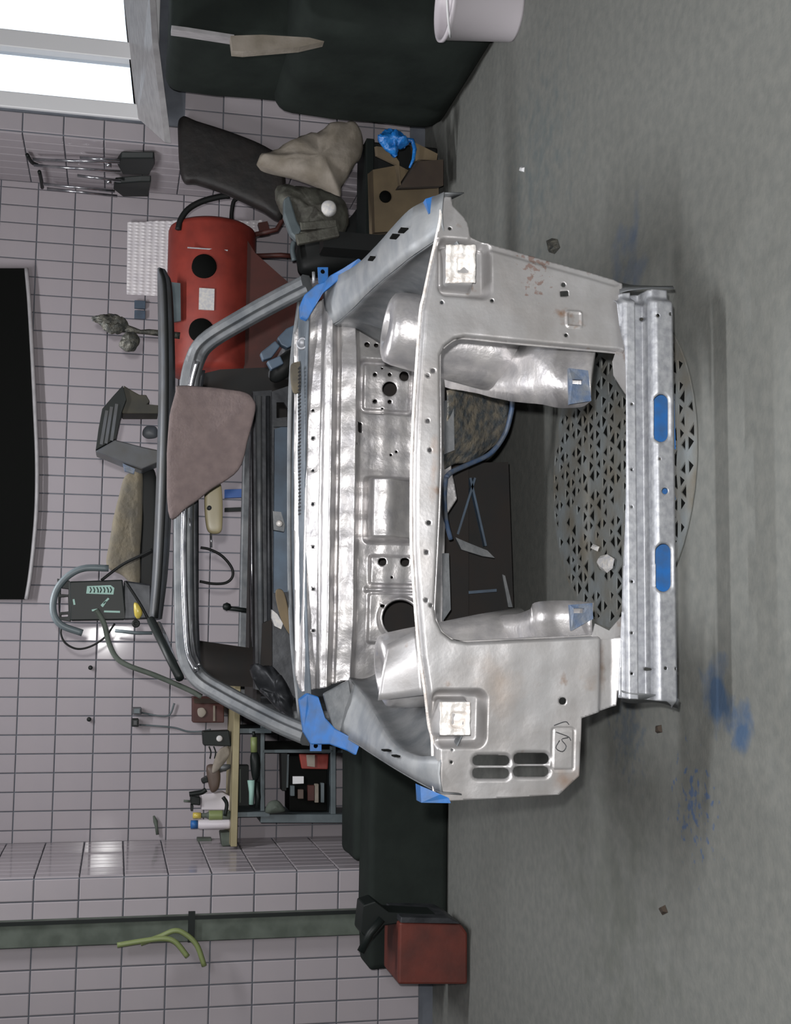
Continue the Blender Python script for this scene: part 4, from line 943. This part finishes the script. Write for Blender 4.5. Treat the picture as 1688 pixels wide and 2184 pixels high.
prism('top_plate', WP([(352, 600), (385, 604), (386, 684), (352, 690)], 6.5-rr_*0.9), (0, 0.02, 0), M_greyblue, rd)
prism('hopper', WP([(520, 500), (545, 540), (640, 624), (660, 700), (640, 800), (520, 806)], 6.35), (0, 0.35, 0), M_darkred, rd)  # drum's red painted darker for the shade beneath it
span('stand', (xa+0.15, 6.36, 0), (xa+0.19, 6.66, 0.7), M_darkred, rd); span('stand', (xb-0.36, 6.36, 0), (xb-0.32, 6.66, 0.7), M_darkred, rd)
bar('end_beam', W(560, 476, 6.45), W(566, 500, 6.45), 0.04, 0.05, M_darkred, rd)
tube('end_pipe', WP([(545, 546), (600, 544), (622, 546)], 6.4), 0.013, M_darkred, rd)
tube('end_pipe', WP([(545, 500), (590, 490), (604, 468), (600, 440)], 6.4), 0.013, M_darkred, rd)
tube('black_hose', WP([(380, 490), (386, 468), (402, 446), (430, 430), (466, 420), (490, 417)], 6.35), 0.016, M_rubber, rd, 10, n=30)
tube('black_hose', WP([(495, 490), (494, 460), (498, 432), (505, 424)], 6.35), 0.011, M_rubber, rd, 10, n=20)
bar('tie_wire', W(400, 528, 6.5-rr_-0.004), W(486, 534, 6.5-rr_+0.01), 0.006, 0.006, M_galv, rd)
# ribbed white panel on wall
def rib_depth(X, Z): return -0.006*(0.5+0.5*np.cos(X*2*math.pi/0.0185))*(0.5+0.5*np.cos(Z*2*math.pi/0.036))
rp = sheet('ribbed_panel', XZ([(272, 474), (372, 470), (560, 470), (560, 500), (356, 632), (270, 628)], 6.965), [], 6.965, rib_depth, 0.0045, M_ribwhite, None, 0.004)
tag(rp, 'white translucent ribbed plastic panel fixed to the tiled wall above the red drum', 'wall panel')
sw = thing('wall_switch', 'blue-grey double wall switch right of the roof clamp', 'switch', W(299, 662, 6.985))
for y0, y1 in ((642, 660), (663, 682)):
    a = W(287, y0, 6.985); b2 = W(310, y1, 6.985); span('rocker', (a.x, 6.965, a.z), (b2.x, 6.99, b2.z), M_bluegrey, sw, 0.003)
# chrome rods hung on the pier side
def WX(x, y, X): return W(x, y, X, 0)
for n_, (bx_, rods, hook, lab) in enumerate(((((258, 338), (328, 338), (330, 352), (318, 374), (262, 372), (250, 350)), (((70, 340), (255, 346)), ((72, 352), (258, 366)), ((170, 336), (256, 342))), ((58, 330), (68, 346), (80, 352)), 'right'),
                             (((246, 392), (300, 388), (322, 388), (316, 420), (262, 420), (242, 404)), (((92, 392), (245, 408)), ((165, 374), (258, 386)), ((100, 402), (250, 418))), ((84, 366), (88, 384), (90, 400)), 'left'))):
    XT = XR-0.05-0.02*n_
    t = thing('telescopic_rods', 'chrome rods with a black clamp head hanging on the pier, %s of the two' % lab, 'tool', WX(200, 360+30*n_, XT), 'chrome rod sets hanging on the pier')
    prism('clamp_head', [WX(x, y, XT) for x, y in bx_], (0.03, -0.02, 0), M_blackpl, t, bevel=0.006)
    for a_, b2 in rods: tube('rod', [WX(*a_, XT), WX(*b2, XT)], 0.008, M_chrome, t)
    tube('hook', [WX(x, y, XT+0.02) for x, y in hook], 0.010, M_blackpl, t, 8, n=10)
    lathe('ferrule', [(0.014, 0), (0.014, 0.03)], WX(238, 352+36*n_, XT-0.01), (0, 0, 1), M_chrome, t, 12)
# black board high on the wall
bd_ = thing('hanging_board', 'black board with a bowed lower edge and pale rim high on the tiled wall', 'board', W(40, 920, 6.93))
edge = [(52, 572), (58, 640), (64, 740), (70, 860), (75, 980), (74, 1080), (68, 1160), (60, 1230), (52, 1278)]
prism('panel', WP([(-60, 572)]+edge+[(-60, 1278)], 6.93), (0, 0.04, 0), M_black, bd_)
tube('rim', WP([(x+4, y) for x, y in edge], 6.925), 0.011, M_sill, bd_, 8, n=40)

# ============================================================ LEFT SIDE OF THE ROOM
YS = 6.72
def on_wall(name, x0, x1, y0, y1, label, cat, material, Y=6.96, dep=0.04, bevel=0.004, parent=None):
    o = prism(name, WP([(x0, y0), (x1, y0), (x1, y1), (x0, y1)], Y-dep), (0, dep+0.02, 0), material, parent, bevel=bevel)
    return tag(o, label, cat) if label else o
t = thing('wall_socket', 'grey socket box nearest the car on the tiled wall', 'socket', W(291, 1516, 6.96))
on_wall('cover', 282, 302, 1509, 1524, None, None, M_plastic, parent=t); on_wall('insert', 286, 298, 1512, 1521, None, None, M_greyblue, 6.93, 0.02, 0, t)
t = thing('wall_socket', 'dark socket box left of the grey one on the tiled wall', 'socket', W(288, 1541, 6.96))
on_wall('cover', 281, 296, 1533, 1550, None, None, M_blackpl, parent=t); on_wall('insert', 285, 292, 1537, 1546, None, None, M_plastic, 6.93, 0.02, 0, t)
o = tube('wall_cable', WP([(302, 1520), (340, 1527), (362, 1524), (372, 1500)], 6.97), 0.005, M_greyblue, None, 6, n=24); tag(o, 'thin grey cable curving up from the grey socket to the car pillar', 'cable')
o = tube('wall_cable', WP([(297, 1546), (330, 1548), (372, 1552), (400, 1560), (430, 1560), (450, 1556)], 6.97), 0.005, M_greyblue, None, 6, n=24); tag(o, 'thin grey cable running from the dark socket to the shelf', 'cable')
for x, y, l in ((193, 1424, 'upper right'), (190, 1534, 'lower left')):
    o = lathe('wall_plug', [(0.012, 0), (0.012, 0.012), (0.006, 0.014)], W(x, y, 6.975), (0, -1, 0), M_blackpl, None, 10); tag(o, 'small black wall plug on the tiles, %s of the two left of the winch' % l, 'wall plug')
o = tube('wall_key', WP([(328, 1740), (332, 1752), (334, 1764), (336, 1780)], 6.97), [0.005, 0.012, 0.008, 0.008], M_duct, None, 8); tag(o, 'small dark key hanging on the tiles', 'key')
t = thing('picture_frame', 'dark red framed box with a pale motif above the shelf', 'wall box', W(450, 1514, 6.9))
on_wall('case', 411, 478, 1486, 1541, None, None, M_darkred, parent=t, dep=0.08)
on_wall('frame', 414, 474, 1490, 1500, None, None, M_carddark, 6.9, 0.03, 0.002, t); on_wall('strip', 455, 459, 1505, 1538, None, None, M_linen, 6.9, 0.03, 0.0, t)
pillow('motif', WP([(422, 1512), (434, 1510), (440, 1520), (432, 1530), (423, 1526)], 6.87), 0.006, M_linen, t)
# long shelf board
sb = thing('wall_shelf', 'pale wooden shelf board on the tiled wall left of the car', 'shelf', W(500, 1660, 6.8))
a = W(496, 1806, 6.62); b2 = W(508, 1440, 6.62)
zsh = W(495, 1700, 6.62).z
span('board', (a.x, 6.62, zsh-0.032), (b2.x, 6.985, zsh), M_wood, sb, 0.003)
for y in (1560, 1740):
    x = W(500, y, 6.62).x; span('bracket', (x-0.012, 6.66, zsh-0.2), (x+0.012, 6.985, zsh-0.034), M_greyblue, sb)
def shelf_poly(name, pts, label, cat, material, Y=6.72, dep=0.08, bevel=0.006, parent=None):
    o = prism(name, WP(pts, Y), (0, dep, 0), material, parent, bevel=bevel)
    return tag(o, label, cat) if label else o
t = thing('radio', 'small black radio with a pale dial on the wooden shelf', 'radio', W(494, 1575, 6.72))
shelf_poly('case', [(432, 1560), (490, 1558), (494, 1592), (434, 1590)], None, None, M_blackpl, parent=t)
lathe('dial', [(0.016, 0), (0.016, 0.01), (0.012, 0.014)], W(468, 1575, 6.72), (0, -1, 0), M_label, t, 16)
for k, xx in enumerate((446, 456, 478)): tube('cord', WP([(xx, 1592), (xx+4, 1604), (xx+2, 1618)], 6.73), 0.004, M_blackpl, t, 6, n=8)
o = pillow('glove', WP([(468, 1598), (484, 1592), (490, 1610), (470, 1640), (452, 1648), (456, 1626)], 6.66), 0.02, M_linen, None, 0.01); tag(o, 'pale grey work glove on the shelf between radio and drill', 'glove')
t = thing('hand_drill', 'brown power drill with dark handle lying on the wooden shelf', 'drill', W(494, 1660, 6.72))
pillow('motor_body', WP([(441, 1634), (462, 1632), (470, 1650), (466, 1680), (452, 1690), (444, 1670)], 6.74), 0.04, M_brown, t, 0.003, sharp=4)
shelf_poly('handle', [(430, 1664), (444, 1656), (446, 1668), (432, 1672)], None, None, M_blackpl, parent=t)
tube('chuck', WP([(466, 1640), (484, 1636), (492, 1634)], 6.75), [0.022, 0.016, 0.010], M_dullsteel, t)
tube('cable', WP([(440, 1684), (430, 1690), (416, 1692), (404, 1694)], 6.70), 0.013, M_blackpl, t, 8, n=14)
t = thing('bench_clamp', 'black clamp with a short peg sticking out above the shelf', 'clamp', W(420, 1718, 6.76))
shelf_poly('block', [(407, 1696), (428, 1700), (428, 1718), (407, 1716)], None, None, M_blackpl, 6.74, parent=t); shelf_poly('tail', [(407, 1716), (413, 1718), (412, 1730), (407, 1730)], None, None, M_blackpl, 6.75, 0.04, 0.002, t)
tube('peg', WP([(392, 1708), (406, 1709)], 6.76), 0.006, M_duct, t); 
o = shelf_poly('paper_box', [(430, 1694), (476, 1690), (494, 1700), (494, 1728), (430, 1728)], 'white box standing on the shelf beside the black clamp', 'box', M_bucket, 6.76, 0.1)
t = thing('spray_bottle', 'small green and yellow bottle on the wooden shelf', 'bottle', W(480, 1738, 6.7))
lathe('bottle_body', [(0.001, 0), (0.022, 0.0), (0.024, 0.01), (0.024, 0.1), (0.012, 0.125), (0.012, 0.15), (0.001, 0.152)], (W(494, 1738, 6.7).x, 6.7, zsh), (0, 0, 1), M_duct, t, 20)
lathe('bottle_wrap', [(0.0246, 0.04), (0.0252, 0.045), (0.0252, 0.105), (0.0246, 0.11)], (W(494, 1738, 6.7).x, 6.7, zsh), (0, 0, 1), M_ycable, t, 20)
lathe('bottle_cap', [(0.001, 0.15), (0.016, 0.15), (0.016, 0.19), (0.001, 0.192)], (W(494, 1738, 6.7).x, 6.7, zsh), (0, 0, 1), M_yellow, t, 16)
t = thing('canister', 'white canister with a blue cap on the wooden shelf', 'canister', W(480, 1756, 6.7))
cx_ = W(494, 1757, 6.7).x
lathe('can_body', [(0.001, 0), (0.024, 0), (0.025, 0.008), (0.025, 0.155), (0.016, 0.17), (0.001, 0.17)], (cx_, 6.7, zsh), (0, 0, 1), M_bucket, t, 20)
lathe('can_cap', [(0.001, 0.165), (0.022, 0.165), (0.022, 0.20), (0.001, 0.202)], (cx_, 6.7, zsh), (0, 0, 1), M_blue, t, 20)
o = shelf_poly('storage_tin', [(470, 1776), (494, 1774), (494, 1804), (474, 1806)], 'dark grey tin at the left end of the wooden shelf', 'tin', M_duct, 6.72, 0.1)
t = thing('junction_box', 'grey-green junction box on the tiles left of the shelf', 'junction box', W(435, 1802, 6.95))
on_wall('cover', 421, 452, 1788, 1814, None, None, M_duct, parent=t); on_wall('gland', 407, 421, 1804, 1810, None, None, M_blackpl, 6.95, 0.02, 0.0, t)
o = tube('tool_row', WP([(476, 1700), (484, 1715), (480, 1740)], 6.66), 0.01, M_blackpl, None, 8, n=10); tag(o, 'dark pliers lying on the front edge of the shelf', 'pliers')
# below the shelf
t = thing('tool_board', 'black tool board hanging under the shelf', 'tool board', W(520, 1676, 6.9))
on_wall('board', 509, 531, 1632, 1720, None, None, M_blackpl, parent=t); on_wall('hook_strip', 511, 514, 1640, 1712, None, None, M_duct, 6.93, 0.03, 0, t)
t = thing('grease_gun', 'black grease gun with a green barrel hanging under the shelf', 'grease gun', W(545, 1640, 6.64))
tube('barrel', WP([(542, 1572), (542, 1604)], 6.64), 0.018, M_ycable, t); pillow('grip', WP([(536, 1606), (550, 1604), (556, 1630), (552, 1660), (540, 1664), (534, 1630)], 6.64), 0.03, M_blackpl, t); tube('nozzle', WP([(541, 1560), (542, 1572)], 6.64), 0.008, M_blackpl, t)
t = thing('funnel', 'pale green funnel with a dark spout hanging under the shelf', 'funnel', W(540, 1690, 6.9))
tube('spout', WP([(536, 1664), (537, 1690), (536, 1716)], 6.63), [0.02, 0.014, 0.012], M_mint, t); tube('stem', WP([(548, 1668), (551, 1700), (548, 1724)], 6.64), 0.014, M_blackpl, t)
# steel rack
rk = thing('steel_rack', 'grey steel wall rack holding dark boxes left of the car', 'rack', W(716, 1680, 6.8))
def plank(name, x0, x1, y0, y1, Y, dep, material=M_greyblue): prism(name, WP([(x0, y0), (x1, y0), (x1, y1), (x0, y1)], Y), (0, dep, 0), material, rk, bevel=0.003)
plank('top_rail', 556, 565, 1548, 1738, 6.7, 0.28); plank('bottom_rail', 706, 717, 1592, 1738, 6.7, 0.28)
plank('post', 560, 712, 1599, 1606, 6.7, 0.03); plank('side_panel', 556, 772, 1737, 1755, 6.68, 0.3)
plank('lower_rail', 742, 748, 1600, 1745, 6.72, 0.03); plank('post', 708, 772, 1600, 1606, 6.72, 0.03)
plank('black_rail', 566, 728, 1581, 1598, 6.74, 0.03, M_black)
t = thing('battery_charger', 'black cased charger with a red panel and bright label in the steel rack', 'charger', W(706, 1670, 6.72))
prism('case', WP([(618, 1612), (698, 1612), (698, 1730), (618, 1730)], 6.74), (0, 0.2, 0), M_black, t, bevel=0.004)
prism('red_panel', WP([(638, 1608), (702, 1608), (700, 1641), (644, 1640)], 6.725), (0, 0.02, 0), M_red, t, bevel=0.006)
prism('grey_tag', WP([(654, 1610), (672, 1610), (672, 1636), (656, 1634)], 6.715), (0, 0.012, 0), M_linen, t)
prism('bright_label', WP([(625, 1656), (648, 1656), (648, 1671), (625, 1672)], 6.725), (0, 0.02, 0), M_white, t)
for k, (y, mt2) in enumerate(((1704, M_greyblue), (1690, M_brown), (1680, M_linen))):
    pass
for k, (x0, x1, y0, y1, m2, l) in enumerate(((620, 629, 1676, 1698, M_greyblue, 'small grey-blue tin'), (636, 648, 1684, 1704, M_brown, 'brown tin'), (657, 671, 1675, 1708, M_darkred, 'dark red tin'), (672, 680, 1672, 1712, M_linen, 'pale grey tin'), (685, 692, 1670, 1712, M_greyblue, 'tall grey tin'))):
    o = shelf_poly('tin', [(x0, y0), (x1, y0), (x1, y1), (x0, y1)], l+' standing in front of the charger in the steel rack', 'tin', m2, 6.70, 0.03, 0.003)
t = thing('filler_strip', 'black narrow box beside the charger in the steel rack', 'box', W(607, 1640, 6.8))
prism('box_body', WP([(600, 1607), (613, 1607), (611, 1686), (602, 1686)], 6.78), (0, 0.1, 0), M_blackpl, t); prism('box_edge', WP([(613, 1609), (617, 1609), (615, 1680), (611, 1680)], 6.77), (0, 0.02, 0), M_greyblue, t)
o = pillow('cloth_heap', WP([(568, 1734), (572, 1712), (590, 1706), (602, 1716), (606, 1730)], 6.64), 0.03, M_duct, None, 0.008); tag(o, 'dark rag heap at the left end of the rack', 'rag')
# low dark heap along the wall foot
hp = thing('floor_heap', 'long low bench under a dark tarpaulin along the foot of the tiled wall', 'covered bench', (-0.7, 5.9, 0))
soft_block('cover', -1.46, 0.0, 5.72, 5.975, 0.0, 0.37, 0.03, M_black_cloth, hp, 0.02)
soft_block('rear_fold', -1.03, 0.0, 5.93, 6.3, 0.0, 0.40, 0.04, M_black_cloth, hp, 0.02)
# red floor jack
jk = thing('floor_jack', 'red trolley jack with a dark top at the foot of the left pier', 'jack', W(1000, 1990, 0, 2))
prism('body', WP([(852, 1968), (985, 1972), (998, 1990), (998, 2100), (850, 2100)], 5.35), (0, 0.3, 0), M_jack, jk, bevel=0.01)
prism('top_lip', WP([(856, 1956), (960, 1958), (984, 1970), (854, 1968)], 5.33), (0, 0.3, 0), M_darksteel, jk, bevel=0.004)
prism('lift_arm', WP([(776, 1930), (800, 1922), (830, 1945), (932, 1950), (932, 1957), (820, 1975), (790, 2010), (770, 1990)], 5.4), (0, 0.15, 0), M_blackpl, jk, bevel=0.006)
tube('handle', WP([(770, 2030), (790, 1990), (815, 1960)], 5.38), 0.018, M_blackpl, jk)
# cable trunking on the left pier with loose cables
tr = thing('cable_trunking', 'green-grey vertical cable trunking on the left pier', 'trunking', W(400, 1975, YL-0.02))
xt0, xt1 = W(400, 2003, YL).x, W(400, 1948, YL).x
span('channel', (xt0, YL-0.05, 0.0), (xt1, YL-0.009, HT-0.02), M_duct, tr, 0.004)
span('cover_lip', (xt1-0.016, YL-0.062, 0.0), (xt1, YL-0.05, HT-0.02), M_blackpl, tr)
span('clip', (xt0, YL-0.066, W(407, 1970, YL).z-0.015), (xt1+0.02, YL-0.05, W(407, 1970, YL).z+0.015), M_blackpl, tr)
for k, (pp, lab) in enumerate((([(300, 2012), (340, 1998), (372, 1985), (395, 1992), (420, 2016), (436, 2060)], 'yellow-green cable arching off the trunking'),
                  ([(250, 2016), (310, 2006), (350, 2002), (375, 2010), (400, 2040)], 'lower yellow-green cable drooping beside the trunking'))):
    o = tube('loose_cable', WP(pp, YL-0.09-0.04*k), 0.012, M_ycable, None, 8, n=30); tag(o, lab, 'cable')
